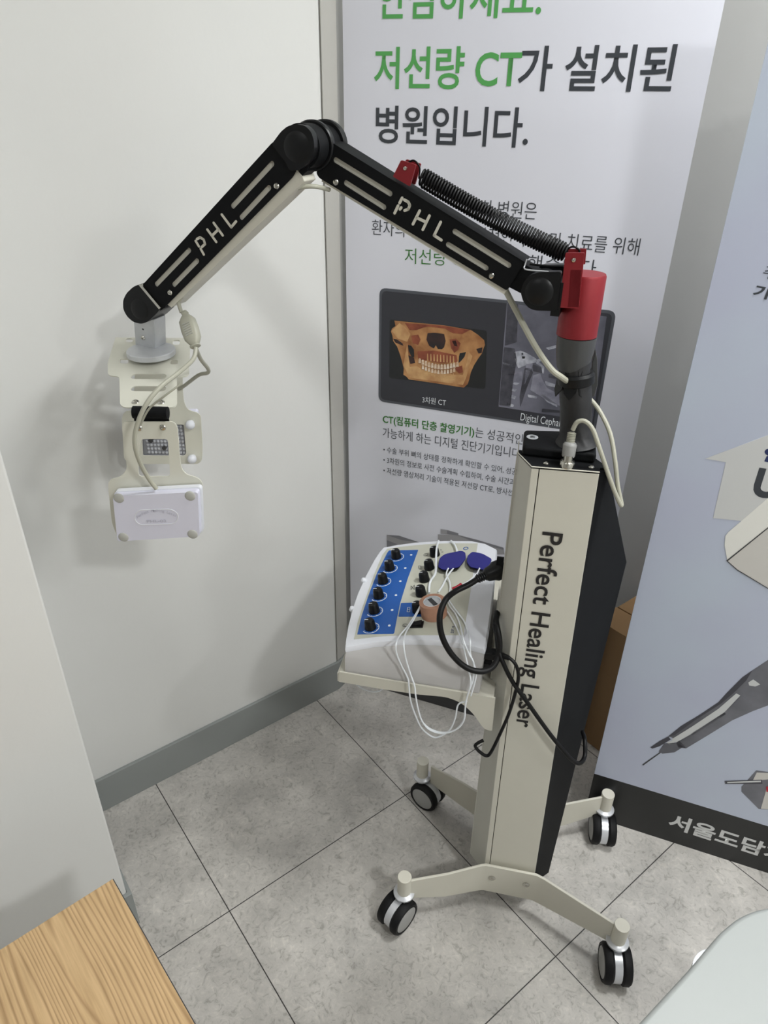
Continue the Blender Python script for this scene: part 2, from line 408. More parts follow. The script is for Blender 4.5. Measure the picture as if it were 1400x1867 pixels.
bb('baseboard_left', [room(NW, m_p+0.001), room(NW, 0.853), room(NW+0.0165, 0.903), room(NW+0.008, 0.905), room(NW-0.009, 0.857), room(NW-0.009, m_p+0.001)])
bb('baseboard_near', [room(PW+0.001, -3.3), room(PW+0.001, m_p+0.0005), room(NW-0.009, m_p+0.0005), room(NW-0.009, m_p+0.008), room(PW-0.009, m_p+0.008), room(PW-0.009, -3.3)])
bb('baseboard_back', [room(NW-0.01, MW), room(-2.5, MW), room(-2.5, MW-0.009), room(NW-0.01, MW-0.009)])

for i, (lx, ly, sx, sy, wt, rz) in enumerate(LIGHTS):
    lbl = ['square ceiling light panel to the right of the camera', 'square ceiling light panel above the cart', 'square ceiling light panel to the left of the camera', 'square ceiling light panel beyond the white table'][i]
    t = thing('ceiling_light', lbl, 'ceiling light', (lx, ly, CEIL-0.03))
    a = math.radians(rz); ex = np.array([math.cos(a), math.sin(a), 0]); ey = np.array([-math.sin(a), math.cos(a), 0])
    fr = MB()
    for s_ in (-1, 1):
        fr.box(np.array([lx, ly, CEIL-0.015])+ex*s_*(sx/2+0.01), (0.02, sy+0.04, 0.03), ex, ey)
        fr.box(np.array([lx, ly, CEIL-0.015])+ey*s_*(sy/2+0.01), (sx, 0.02, 0.03), ex, ey)
    fr.build('frame', M['white_pl'], t)
    ld = bpy.data.lights.new('lamp', 'AREA'); ld.shape = 'RECTANGLE'; ld.size = sx; ld.size_y = sy; ld.energy = wt; ld.color = (0.985, 1.0, 1.0)
    lo = bpy.data.objects.new('lamp', ld); C.objects.link(lo); lo.parent = t; lo.location = (0, 0, 0.0); lo.rotation_euler = (0, 0, a)

# ================================================================== BANNER 1
BD = 1.455
F1 = Frame(NB*BD, EB, ZU)                     # outward normal = EB x ZU = -NB
assert (F1.n @ NB) < 0
bx0 = F1.q(637, 940)[0]; bx1 = F1.q(1134, 898)[0]; bx1b = F1.q(1241, 400)[0]; bx1 = (bx1+bx1b)/2
lim = None
bt = thing('standing_banner', 'tall white standing banner with green and black Korean text and a skull scan', 'banner', F1.P((bx0+bx1)/2, 0))
F1.plate('board', [[(bx0, 0.045), (bx1, 0.045), (bx1, 1.78), (bx0, 1.78)]], 0.006, M['banner'], bt)
F1.plate('base_rail', [[(bx0, 0.0), (bx1, 0.0), (bx1, 0.045), (bx0, 0.045)]], 0.012, M['metal_dark'], bt, off=0.003)
T = lambda name, body, a, b, c, m, bold=0.0, off=0.0006, fr=F1, par=None: text_fit(name, body, fr, a, b, c, M[m], par or bt, bold, off)
T('heading', '안심하세요.', (690, 36), (985, 32), (688, -42), 'print_green', 0.014)
T('heading', '저선량 CT', (682, 162), (946, 164), (683, 86), 'print_green', 0.014)
T('heading', '가 설치된', (942, 166), (1222, 168), (946, 84), 'print_dark', 0.014)
T('heading', '병원입니다.', (685, 261), (961, 270), (686, 192), 'print_dark', 0.014)
T('paragraph', '저희 병원은', (851, 394), (977, 401), (852, 363), 'print_dark', -0.006)
T('paragraph', '환자의 안전하고 효과적인 수술 및 치료를 위해', (678, 428), (1163, 466), (678, 400), 'print_dark', -0.006)
T('paragraph', '저선량 CT를', (738, 480), (887, 489), (738, 452), 'print_dgreen', -0.006)
T('paragraph', '도입했습니다', (900, 490), (1084, 506), (900, 459), 'print_dark', -0.006)
# dark picture panel
def quad(fr, pts, rad, off=0.0):
    return rpoly(fr.qs(pts), rad)
def rect_between(fr, tl, tr, br, bl):
    a, b, c, d = (fr.q(*p) for p in (tl, tr, br, bl))
    x0 = (a[0]+d[0])/2; x1 = (b[0]+c[0])/2; y1 = (a[1]+b[1])/2; y0 = (c[1]+d[1])/2
    return [(x0, y0), (x1, y0), (x1, y1), (x0, y1)]
pan = rect_between(F1, (691, 524), (1121, 567), (1087, 791), (691, 733))
F1.plate('picture_panel', [rpoly(pan, 0.016)], 0.0004, M['dark_edge'], bt, off=0.0005)
(x0, y0), (x1, y1) = pan[0], pan[2]; e = 0.006
pp = F1.plate('picture_panel', [rpoly([(x0+e, y0+e), (x1-e, y0+e), (x1-e, y1-e), (x0+e, y1-e)], 0.012)], 0.0004, M['dark_panel'], bt, off=0.0009)
F1.plate('scan_window', [quad(F1, [(711, 582), (888, 602.5), (885, 709), (710, 689)], 0.006)], 0.0003, M['window_dark'], bt, off=0.0012)
# skull picture (outline read from the print; zoomed coordinates / 7 + offset)
sk = lambda L: F1.qs([(700+x/7.0, 580+y/7.0) for x, y in L])
skull = [(135, 30), (760, 90), (1110, 150), (1200, 210), (1280, 280), (1290, 340), (1270, 390), (1250, 450), (1200, 520), (1150, 600), (1110, 690), (1090, 780), (1070, 840), (1020, 885), (860, 860), (700, 835), (500, 805), (320, 780), (290, 745), (250, 720), (255, 640), (235, 560), (210, 470), (170, 360), (120, 290), (110, 220), (92, 170), (105, 130), (150, 100)]
F1.plate('skull_picture', [sk(skull)], 0.0003, M['bone'], bt, off=0.0015)
for pts, m in (([(270, 60), (760, 95), (1100, 150), (1000, 200), (880, 190), (780, 130), (560, 105), (500, 120), (420, 150), (330, 150)], 'bone_red'),
               ([(560, 190), (640, 185), (700, 190), (770, 200), (790, 290), (770, 370), (740, 395), (690, 390), (665, 340), (640, 385), (580, 350), (545, 270)], 'bone_dark'),
               ([(310, 340), (350, 350), (385, 400), (390, 490), (360, 500), (320, 420)], 'window_dark'),
               ([(310, 470), (385, 500), (400, 570), (340, 580)], 'bone_dark'),
               ([(970, 445), (1050, 430), (1030, 490), (990, 540), (955, 570), (960, 490)], 'window_dark'),
               ([(1180, 390), (1260, 370), (1250, 440), (1210, 450)], 'bone_dark'),
               ([(120, 260), (170, 270), (240, 320), (250, 350), (150, 310)], 'bone_dark'),
               ([(350, 220), (440, 210), (470, 270), (440, 340), (370, 320)], 'bone_red'),
               ([(840, 270), (920, 260), (980, 320), (950, 400), (900, 440), (860, 380)], 'bone_red'),
               ([(870, 290), (920, 280), (940, 360), (900, 350)], 'bone_dark'),
               ([(430, 420), (640, 410), (930, 470), (940, 560), (720, 570), (440, 520)], 'bone_red'),
               ([(420, 610), (500, 660), (900, 720), (1010, 720), (1060, 560), (1080, 420), (1130, 480), (1050, 760), (1010, 850), (330, 760), (300, 700), (250, 600), (300, 320), (330, 620)], 'bone_light'),
               ([(100, 160), (200, 60), (270, 110), (340, 200), (300, 300), (180, 260)], 'bone_light'),
               ([(900, 640), (1000, 600), (1010, 690), (960, 700)], 'bone_red')):
    F1.plate('skull_detail', [sk(pts)], 0.0002, M[m], bt, off=0.0018)
tm = MB()
for i in range(13):                                           # upper and lower teeth
    t = i/12.0; xx = 460+t*480; yy = 560+55*math.sin(t*math.pi)+t*45
    for (dy, h, w_) in ((0, 62, 34), (66, 50, 30)):
        if dy and i in (0, 12): continue
        y_ = yy+dy-20
        pts = [F1.P(*p, 0.0022) for p in sk([(xx-w_/2, y_+h*0.5), (xx-w_/2*0.8, y_-h*0.4), (xx, y_-h*0.55), (xx+w_/2*0.8, y_-h*0.4), (xx+w_/2, y_+h*0.5)])]
        tm.prism(pts, F1.n*0.0002)
tm.build('teeth_picture', M['teeth'], bt, smooth_=False)
for dya, dyb in ((-70, 20), (150, 215)):
    rm = MB()
    for i in range(9):
        t = i/8.0; xx = 560+t*330; yy = 520+t*30; y_a, y_b = yy+dya, yy+dyb
        rm.prism([F1.P(*p, 0.0020) for p in sk([(xx-9, y_b), (xx-5, y_a), (xx+5, y_a), (xx+11, y_b)])], F1.n*0.0002)
    rm.build('skull_detail', M['bone_light'], bt, smooth_=False)
# radiograph (zoomed coordinates / 7.777 + (900, 540))
xr = lambda L: F1.qs([(900+x/7.777, 540+y/7.777) for x, y in L])
F1.plate('radiograph_picture', [F1.qs([(924, 552), (1106, 577), (1080, 769), (909, 741)])], 0.0003, M['xray'], bt, off=0.0012)
for pts, m in (([(200, 95), (350, 110), (330, 650), (160, 700)], 'xray_dark'),
               ([(150, 720), (300, 740), (330, 900), (280, 1180), (240, 1560), (80, 1540), (110, 1150)], 'xray_dark'),
               ([(440, 1020), (520, 1010), (560, 1080), (470, 1300), (380, 1570), (370, 1420)], 'xray_dark'),
               ([(560, 960), (680, 1010), (690, 1090), (560, 1060)], 'xray_dark'),
               ([(780, 1100), (930, 1120), (930, 1180), (780, 1150)], 'xray_dark'),
               ([(690, 1590), (960, 1620), (960, 1650), (680, 1640)], 'dark_panel'),
               ([(290, 790), (380, 770), (460, 800), (600, 880), (620, 930), (500, 960), (350, 1020), (300, 900)], 'xray_light'),
               ([(460, 960), (560, 950), (500, 1120), (440, 1250)], 'xray_mid'),
               ([(560, 1120), (660, 1090), (700, 1200), (760, 1300), (950, 1400), (960, 1560), (800, 1500), (640, 1400), (520, 1330)], 'xray_mid'),
               ([(480, 1390), (620, 1420), (610, 1450), (490, 1430)], 'xray_light'),
               ([(660, 1390), (700, 1390), (900, 1530), (900, 1570), (760, 1500)], 'xray_light'),
               ([(730, 1200), (940, 1270), (950, 1310), (740, 1260)], 'xray_light'),
               ([(600, 900), (740, 860), (740, 890), (640, 930), (720, 1000), (710, 1100), (690, 1090), (680, 1000), (600, 950)], 'xray_light'),
               ([(740, 730), (890, 690), (890, 730), (780, 760)], 'xray_light'),
               ([(130, 930), (240, 970), (320, 960), (310, 990), (210, 990), (130, 960)], 'xray_light'),
               ([(190, 1090), (310, 1090), (400, 1060), (410, 1190), (330, 1210), (300, 1130), (190, 1110)], 'xray_mid'),
               ([(290, 1220), (370, 1230), (330, 1260), (270, 1240)], 'xray_light'), ([(260, 1310), (330, 1320), (310, 1350), (250, 1340)], 'xray_light'),
               ([(230, 1390), (320, 1420), (300, 1460), (220, 1430)], 'xray_light'), ([(190, 1500), (290, 1540), (280, 1570), (180, 1550)], 'xray_light'),
               ([(395, 800), (420, 800), (420, 830), (395, 830)], 'window_dark'), ([(400, 850), (450, 850), (440, 885), (405, 885)], 'window_dark')):
    F1.plate('radiograph_detail', [rpoly(xr(pts), 0.0015, 3)], 0.0002, M[m], bt, off=0.0015)
T('caption', '3차원 CT', (770, 734), (813, 740), (770, 722), 'print_white', 0.0, 0.0014)
T('caption', 'Digital Cephalo', (948, 770), (1027, 783), (948, 752), 'print_white', 0.0, 0.0014)
T('body_text', 'CT(컴퓨터 단층 촬영기기)', (698, 774), (864, 799), (698, 755), 'print_dgreen', 0.018)
T('body_text', '는 성공적인 임플란트를', (866, 797), (1046, 826), (866, 778), 'print_dark', -0.004)
T('body_text', '가능하게 하는 디지털 진단기기입니다.', (698, 797), (950, 837), (698, 779), 'print_dark', -0.004)
T('body_text', '• 수술 부위 뼈의 상태를 정확하게 확인할 수 있어, 성공', (699, 825), (942, 867), (699, 813), 'print_dark', -0.002)
T('body_text', '• 3차원의 정보로 사전 수술계획 수립하여, 수술 시간과', (699, 844), (938, 886), (699, 832), 'print_dark', -0.002)
T('body_text', '• 저선량 영상처리 기술이 적용된 저선량 CT로, 방사선', (699, 863), (934, 905), (699, 851), 'print_dark', -0.002)
# printed equipment near the foot (zoomed / 5.833 + (690, 930))
eq = lambda L: F1.qs([(690+x/5.833, 930+y/5.833) for x, y in L])
for pts, m in (([(88, 262), (215, 270), (430, 340), (500, 420), (90, 420)], 'box_print'), ([(88, 262), (215, 270), (430, 340), (250, 318)], 'box_print_d'), ([(90, 318), (200, 360), (90, 400)], 'box_print_d'),
               ([(632, 258), (850, 262), (1060, 318), (1330, 400), (1340, 470), (632, 470)], 'box_print'),
               ([(660, 200), (740, 212), (850, 245), (850, 268), (660, 250)], 'box_print'), ([(730, 215), (850, 245), (850, 268), (730, 250)], 'box_print_d'),
               ([(850, 268), (1060, 318), (1330, 398), (1330, 420), (1000, 330)], 'box_print_d')):
    F1.plate('equipment_picture', [eq(pts)], 0.0002, M[m], bt, off=0.0008 if m == 'box_print' else 0.0011)

# ================================================================== BANNER 2
B2 = float(G(1130, 1505)@NB)
F2 = Frame(NB*B2, EB, ZU)
cx0 = F2.q(1200, 920)[0]; cx1 = cx0+0.60
b2 = thing('standing_banner', 'pale blue standing banner with a black foot band at the right edge', 'banner', F2.P((cx0+cx1)/2, 0))
zb = F2.q(1240, 1458)[1]
F2.plate('board', [[(cx0, zb), (cx1, zb), (cx1, 1.70), (cx0, 1.70)]], 0.008, M['banner2'], b2)
F2.plate('foot_band', [[(cx0, 0.0), (cx1, 0.0), (cx1, zb), (cx0, zb)]], 0.008, M['band'], b2)
T2 = lambda name, body, a, b, c, m, bold=0.0, off=0.0006: text_fit(name, body, F2, a, b, c, M[m], b2, bold, off)
T2('clinic_name', '서울도담치과', (1216, 1507), (1478, 1592), (1220, 1480), 'house', 0.03)
T2('side_text', '주사', (1388, 506), (1440, 515), (1392, 483), 'print_dark', 0.0)
T2('side_text', '기다', (1370, 541), (1432, 553), (1375, 517), 'print_dark', 0.03)
g1 = lambda L: F2.qs([(1180+x/5.836, 780+y/5.836) for x, y in L])
F2.plate('arrow_picture', [g1([(615, 328), (1290, 75), (1600, 330), (1600, 1050), (700, 960), (835, 365)])], 0.0003, M['house'], b2, off=0.0004)
F2.plate('machine_picture', [g1([(860, 1110), (1290, 740), (1700, 700), (1700, 1900), (1290, 1705), (960, 1510), (852, 1410), (822, 1250), (830, 1150)])], 0.0003, M['mach_a'], b2, off=0.0008)
F2.plate('machine_picture', [g1([(852, 1410), (1290, 1060), (1700, 800), (1700, 1900), (1290, 1700), (960, 1505)])], 0.0003, M['mach_b'], b2, off=0.0012)
F2.plate('machine_seam', [g1([(846, 1405), (1290, 1050), (1700, 760), (1700, 775), (1290, 1062), (856, 1414)])], 0.0003, M['metal_dark'], b2, off=0.0015)
F2.plate('machine_seam', [g1([(846, 1405), (960, 1505), (1290, 1705), (1290, 1712), (955, 1512), (840, 1408)])], 0.0003, M['metal_dark'], b2, off=0.0015)
T2('side_text', '인', (1386, 839), (1428, 850), (1391, 811), 'print_navy', 0.04)
T2('side_text', 'UV', (1368, 904), (1462, 920), (1376, 851), 'print_dark', 0.045)
g2 = lambda L: F2.qs([(1160+x/5.491, 1080+y/5.491) for x, y in L])
hand = [(500, 1560), (430, 1480), (320, 1440), (450, 1335), (640, 1220), (820, 1100), (900, 1010), (980, 930), (1060, 850), (1160, 780), (1320, 675), (1500, 560), (1500, 1060), (1320, 1130), (1160, 1190), (960, 1280), (700, 1440)]
F2.plate('handpiece_picture', [g2(hand)], 0.0003, M['steel_a'], b2, off=0.0004)
for pts, m in (([(320, 1440), (450, 1335), (640, 1220), (820, 1100), (980, 930), (1060, 850), (1160, 780), (1100, 880), (990, 990), (850, 1110), (600, 1270), (380, 1430)], 'steel_b'),
               ([(350, 1470), (560, 1340), (820, 1165), (1000, 1010), (1040, 1030), (880, 1200), (560, 1410), (400, 1500)], 'steel_c'),
               ([(1120, 900), (1170, 870), (1240, 920), (1190, 940), (1130, 930)], 'steel_c'),
               ([(140, 1550), (235, 1485), (320, 1440), (345, 1470), (230, 1540), (160, 1562)], 'steel_b'),
               ([(225, 1590), (280, 1510), (420, 1500), (470, 1545), (380, 1600), (260, 1612)], 'steel_a'),
               ([(300, 1500), (370, 1475), (390, 1500), (330, 1520)], 'steel_c'),
               ([(430, 1480), (500, 1560), (420, 1550), (400, 1500)], 'steel_b'),
               ([(60, 1722), (235, 1598), (245, 1604), (68, 1732)], 'metal_dark'),
               ([(870, 1205), (1060, 1030), (1160, 1100), (1080, 1200), (700, 1430), (520, 1540), (420, 1500)], 'steel_a'),
               ([(540, 1415), (880, 1200), (900, 1215), (560, 1430)], 'steel_b')):
    F2.plate('handpiece_detail', [g2(pts)], 0.0002, M[m], b2, off=0.0008)
g3 = lambda L: F2.qs([(1140+x/5.385, 1330+y/5.385) for x, y in L])
for pts, m, of in (([(1285, 400), (1500, 430), (1500, 790), (1310, 780), (1140, 610), (1140, 560)], 'steel_a', .0004), ([(1390, 560), (1500, 560), (1500, 790), (1330, 775)], 'mach_b', .0008),
               ([(1290, 420), (1500, 430), (1500, 480), (1250, 500)], 'mach_b', .0008), ([(975, 502), (1340, 490), (1345, 530), (980, 532)], 'steel_b', .0012), ([(1000, 510), (1330, 498), (1330, 512), (1000, 522)], 'steel_c', .0015),
               ([(1380, 560), (1500, 540), (1500, 600), (1385, 610)], 'red_pl', .0012)):
    F2.plate('instrument_picture', [g3(pts)], 0.0002, M[m], b2, off=of)

# ================================================================== CARDBOARD BOX
hb = 0.397
bx = thing('cardboard_box', 'closed brown cardboard box on the floor behind the pale blue banner', 'box', room(0.60, 1.375))
MB().prism([room(0.46, 1.289), room(0.77, 1.289), room(0.77, 1.46), room(0.46, 1.46)], (0, 0, hb)).build('carton', M['card'], bx, bevel=0.002)
MB().prism([room(0.461, 1.289, hb), room(0.769, 1.289, hb), room(0.769, 1.37, hb), room(0.461, 1.372, hb)], (0, 0, 0.003)).build('flap', M['card'], bx)
MB().prism([room(0.463, 1.378, hb), room(0.767, 1.374, hb), room(0.767, 1.459, hb), room(0.463, 1.459, hb)], (0, 0, 0.003)).build('flap', M['card'], bx)

# ================================================================== LASER THERAPY MACHINE
mc = thing('laser_therapy_machine', 'cream and black wheeled laser therapy machine with a jointed black arm', 'medical machine', cart(0, 0, 0))
ZB, ZT = 0.128, 1.054
kite = CP(1142, 1025, 0.085); ku = float((kite-CC)@CU); kz = float(kite[2])
btm = CP(1000, 1591, -0.035); bu = float((btm-CC)@CU); bz = float(btm[2])
tp = G(1110, 858, ZT); tu = float((tp-CC)@CU); tv = float((tp-CC)@CV)
def lp(a, b, z): return a+(b-a)*(z-ZB)/(ZT-ZB)
def ring(z, ou, ov, inset=0.0):
    fr_ = (lp(0.054, 0.034, z)-inset*0.5, -0.070+inset); fl = (lp(-0.050, -0.061, z)+inset*0.5, lp(-0.070, -0.074, z)+inset)
    ll = (lp(-0.084, -0.082, z)+inset*1.5, -0.032+inset*2)
    return [cart(*fr_, z), cart(ou, ov, z), cart(ou-0.02, ov+0.035, z), cart(lp(-0.084, -0.082, z)+inset, ov+0.035, z), cart(*ll, z), cart(*fl, z)]
zk = kz
MB().loft([ring(bz if bz > 0.05 else 0.06, bu, -0.035, 0.002), ring(zk, ku, 0.085, 0.002), ring(ZT-0.001, tu, tv, 0.002)]).build('column_housing', M['black'], mc, angle=20)
def strip_between(name, a0, a1, b0, b1, t, m, label=None, bevel=0.0008, z0=ZB, z1=ZT):
    """sheet from bottom edge a0-b0 to top edge a1-b1 (cart u,v pairs), thickness t inwards"""
    P = [cart(*a0, z0), cart(*b0, z0), cart(*b1, z1), cart(*a1, z1)]
    n = np.cross(P[1]-P[0], P[3]-P[0]); n /= np.linalg.norm(n)
    c = cart(0, 0, 0.6)
    if (c-P[0])@n < 0: n = -n
    return MB().prism(P, n*t).build(name, m, mc, label, bevel=bevel)
zb0 = 0.085
strip_between('front_panel', (-0.040, -0.0715), (-0.050, -0.0745), (0.0545, -0.0712), (0.0345, -0.0712), 0.004, M['cream'], z0=zb0)
strip_between('corner_strip', (-0.0508, -0.0715), (-0.0618, -0.0755), (-0.0412, -0.0715), (-0.0512, -0.0745), 0.004, M['cream'], z0=zb0)
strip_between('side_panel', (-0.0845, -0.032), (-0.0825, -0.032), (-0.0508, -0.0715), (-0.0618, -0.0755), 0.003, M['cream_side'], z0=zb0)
lr = []
for z, ov in ((zb0, 0.0), (zk, 0.120), (ZT, tv+0.035)):
    lr.append([cart(-0.0850, -0.033, z), cart(-0.0850, ov, z), cart(-0.0825, ov, z), cart(-0.0825, -0.033, z)])
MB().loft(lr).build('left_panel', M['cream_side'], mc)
# top plate
tpz = ZT
top_out = [cart(0.0345, -0.0715, tpz), cart(-0.0618, -0.0758, tpz), cart(-0.0825, -0.033, tpz), cart(-0.0835, 0.02, tpz), cart(-0.0825, tv+0.035, tpz), cart(tu-0.02, tv+0.035, tpz), cart(tu, tv, tpz), cart(0.036, tv, tpz)]
MB().prism(top_out, (0, 0, 0.0035)).build('top_plate', M['black'], mc, bevel=0.0006)
rim = MB().tube([cart(0.0345, -0.0722, tpz+.003), cart(-0.0618, -0.0765, tpz+.003), cart(-0.083, -0.033, tpz+.003), cart(-0.0838, 0.01, tpz+.003)], 0.0009, 6, 1)
rim.build('plate_rim', M['cream'], mc)
zs = tpz+0.0035
def screws_at(pts, ax, r, par):
    for p_ in pts:
        s_ = MB(); screw(s_, p_, ax, r); s_.build('screw', M['chrome'], par)
screws_at([G(*px, zs) for px in ((995.5, 845), (1077.5, 852))], (0, 0, 1), 0.0045, mc)
bc = [G(*p, zs+0.016) for p in ((955.7, 783), (953, 813), (1088, 828), (1086, 786))]
bb_ = MB(); bb_.prism([np.array([*p[:2], zs]) for p in bc], (0, 0, 0.016)); bb_.build('pole_base', M['black'], mc, bevel=0.005, bseg=4)
zc = zs+0.0162
stk = G(970.5, 797, zc)
s1 = MB().cyl(stk, stk+np.array([0, 0, 0.0004]), 0.0088).build('round_sticker', M['print_white'], mc, 'round white sticker')
fs = Frame(stk+np.array([0, 0, 0.0006]), -CV, CU)
text_fit('sticker_text', 'NU', fs, (-0.0045, -0.0035), (0.0045, -0.0035), (-0.0045, 0.004), M['letter_black'], s1, 0.03, 0.0002, raw=True)

# lettering down the front
ff = Frame(cart(0, -0.0716, 0), -ZU, CU)         # text runs downwards, tops to the right
def fpos(px, py):
    P = CP(px, py, -0.0716); return (-float(P[2]), float((P-CC)@CU))
A_ = fpos(990, 967); B_ = fpos(941, 1322); T_ = fpos(1027, 971)
me = text_me('Perfect Healing Laser', 0.012)
n_ = len(me.vertices); a = np.empty(n_*3); me.vertices.foreach_get('co', a); a = a.reshape(-1, 3)
xr0, xr1 = a[:, 0].min(), a[:, 0].max(); cap = 0.70
ux = np.array(B_)-np.array(A_); x = (a[:, 0]-xr0)/(xr1-xr0); hgt = T_[1]-A_[1]
p2 = np.array(A_)+np.outer(x, ux)+np.outer(a[:, 1]/cap*hgt, [0, 1.0])
w3 = ff.o+np.outer(p2[:, 0], ff.e1)+np.outer(p2[:, 1], ff.e2)
vv = -0.0724-0.003*np.clip((w3[:, 2]-ZB)/(ZT-ZB), 0, 1)     # follows the panel's slight lean
base = w3-np.outer((w3-CC)@CV, CV); w3 = base+np.outer(vv, CV)
me.vertices.foreach_set('co', w3.ravel()); me.name = 'lettering'; me.update()
link_mesh(me, 'lettering', M['letter_black'], mc, 'black stencil words Perfect Healing Laser')

# base bars and casters
def legbar(sgn, ptsu, name='base_bar'):
    mb = MB(); t = 0.006; R1 = []
    for (u, v, zt_, zb_) in ptsu:
        R1.append([cart(u, sgn*v, zb_), cart(u, sgn*v, zt_), cart(u, sgn*(v+t), zt_), cart(u, sgn*(v+t), zb_)])
    return mb.loft(R1).build(name, M['cream'], mc, bevel=0.0012)
bar = [(-0.200, 0.146, 0.128, 0.070), (-0.125, 0.115, 0.129, 0.052), (-0.058, 0.082, 0.131, 0.045), (-0.048, 0.079, 0.131, 0.045), (0.056, 0.079, 0.131, 0.045), (0.072, 0.084, 0.130, 0.045), (0.207, 0.147, 0.128, 0.068)]
legbar(-1, bar); legbar(1, bar)
MB().box(cart(0, 0, 0.10), (0.10, 0.158, 0.03), CU, CV).build('base_block', M['cream'], mc)
for px in ((897, 1601), (959, 1613)):
    bl = MB(); screw(bl, CP(px[0], px[1], -0.0855), -CV, 0.0072); bl.build('bolt', M['chrome'], mc, 'steel hex bolt')

def caster(u, v, ang):
    """ang: heading of the axle in degrees"""
    c0 = cart(u, v, 0)
    ax = np.array([math.cos(math.radians(ang)), math.sin(math.radians(ang)), 0]); fwd = np.array([-ax[1], ax[0], 0])
    ca = MB().cyl(c0+ZU*0.086, c0+ZU*0.136, 0.0145).build('caster', M['cream'], mc, bevel=0.001)
    MB().rings([(0.021, 0.078), (0.022, 0.080), (0.022, 0.084), (0.0145, 0.088)], c0, ZU).build('collar', M['silver'], ca)
    wc = c0+fwd*0.020+ZU*0.0375
    hood = MB()
    pr = []
    for k in range(13):
        a = math.radians(-30+k*20); pr.append(wc+(fwd*-math.cos(a)+ZU*math.sin(a))*0.034-ax*0.0075)
    hood.prism(pr, ax*0.015); hood.cyl(c0+ZU*0.05, c0+ZU*0.080, 0.012)
    hood.build('hood', M['silver'], ca)
    for s_ in (-1, 1):
        wh = MB().rings([(0.026, 0.008), (0.034, 0.0085), (0.0375, 0.012), (0.0375, 0.022), (0.0345, 0.0265), (0.030, 0.0270), (0.029, 0.0250)], wc, ax*s_).build('wheel', M['rubber'], ca)
        MB().rings([(0.0285, 0.0245), (0.0285, 0.0262), (0.024, 0.0275), (0.004, 0.0282), (0.0001, 0.0284)], wc, ax*s_).build('hub_cap', M['wheel_grey'], ca)
for u, v, ang in ((-0.211, -0.1485, 138), (0.221, -0.1555, 174), (-0.221, 0.153, 232), (0.215, 0.153, 172)): caster(u, v, ang)

# tray on the left side
TZ = 0.6
tray = MB()
tray.prism([cart(-0.362, -0.080, TZ-0.004), cart(-0.075, -0.080, TZ-0.004), cart(-0.075, 0.29, TZ-0.004), cart(-0.362, 0.29, TZ-0.004)], (0, 0, 0.004))
tray = tray.build('tray', M['cream'], mc, bevel=0.001)
lipm = MB()
TF = Frame(cart(0, -0.0815, 0), CU, ZU)
lip = [TF.q(*p) for p in ((618, 1225), (903, 1273), (897, 1333), (884, 1330), (877, 1322), (862, 1300), (840, 1281), (815, 1271), (760, 1266), (700, 1257), (617, 1243))]
TF.plate('tray_bracket', [rpoly(lip, [0.002, 0.002, 0.004, 0.01, 0.02, 0.02, 0.02, 0.02, 0, 0, 0.003])], 0.003, M['cream'], tray, off=0.0)
TG = Frame(cart(0, 0.29, 0), CU, ZU)
TG.plate('tray_bracket', [[(-0.362, TZ-0.02), (-0.18, TZ-0.02), (-0.10, TZ-0.05), (-0.08, TZ-0.10), (-0.075, TZ-0.10), (-0.075, TZ), (-0.362, TZ)]], 0.003, M['cream'], tray, off=0.0)
MB().box(cart(-0.3620, 0.105, TZ-0.010), (0.003, 0.37, 0.020), CU, CV).build('tray_lip', M['cream'], tray)
MB().box(cart(-0.0865, 0.10, TZ+0.045), (0.004, 0.22, 0.09), CU, CV).build('tray_flange', M['cream'], tray)

# pole, collar and red head of the post
p0 = np.array([0.288, 0.966, zc]); p1 = np.array([0.2705, 0.972, 1.193]); rc = np.array([0.266, 0.973])
MB().rings([(0.034, 0), (0.029, 0.006), (0.0245, 0.014), (0.0232, 0.03), (0.0226, 0.06), (0.0232, 0.075), (0.0222, 0.09), (0.0212, 0.125)], p0, p1-p0).build('pole', M['tape_black'], mc)
MB().rings([(0.0205, 1.186), (0.0222, 1.190), (0.0262, 1.212), (0.0273, 1.232), (0.0273, 1.2342)], [rc[0]+0.001, rc[1], 0], ZU, 40).build('collar', M['collar'], mc)
MB().rings([(0.026, 1.2345), (0.0278, 1.2355), (0.0278, 1.316), (0.0266, 1.3185), (0.0001, 1.3185)], [rc[0], rc[1], 0], ZU, 48).build('post_head', M['red'], mc)
tw = MB()
for aa in (200, 250, 300, 20):
    d_ = np.array([math.cos(math.radians(aa)), math.sin(math.radians(aa)), 0]); e_ = np.array([-d_[1], d_[0], 0])
    b_ = np.array([0.2715, 0.972, 1.19])+d_*0.017
    tw.prism([b_-e_*0.012, b_+e_*0.012, b_+d_*0.006-ZU*0.03+e_*0.008, b_+d_*0.009-ZU*0.042, b_+d_*0.006-ZU*0.034-e_*0.009], d_*0.0015)
tw.rings([(0.0225, -0.026), (0.0262, -0.024), (0.0268, -0.012), (0.0240, -0.008)], [0.2715, 0.9715, 1.19], p1-p0, 30)
tw.build('tape_wrap', M['plastic_black'], mc)
gq = [CP(*p, 0.0) for p in ((1086, 640), (1089, 655), (1090, 700), (1084, 722), (1074, 728), (1068, 716), (1078, 690), (1080, 660))]
MB().prism(gq, CV*0.02).build('cable_guard', M['collar'], mc, bevel=0.001)

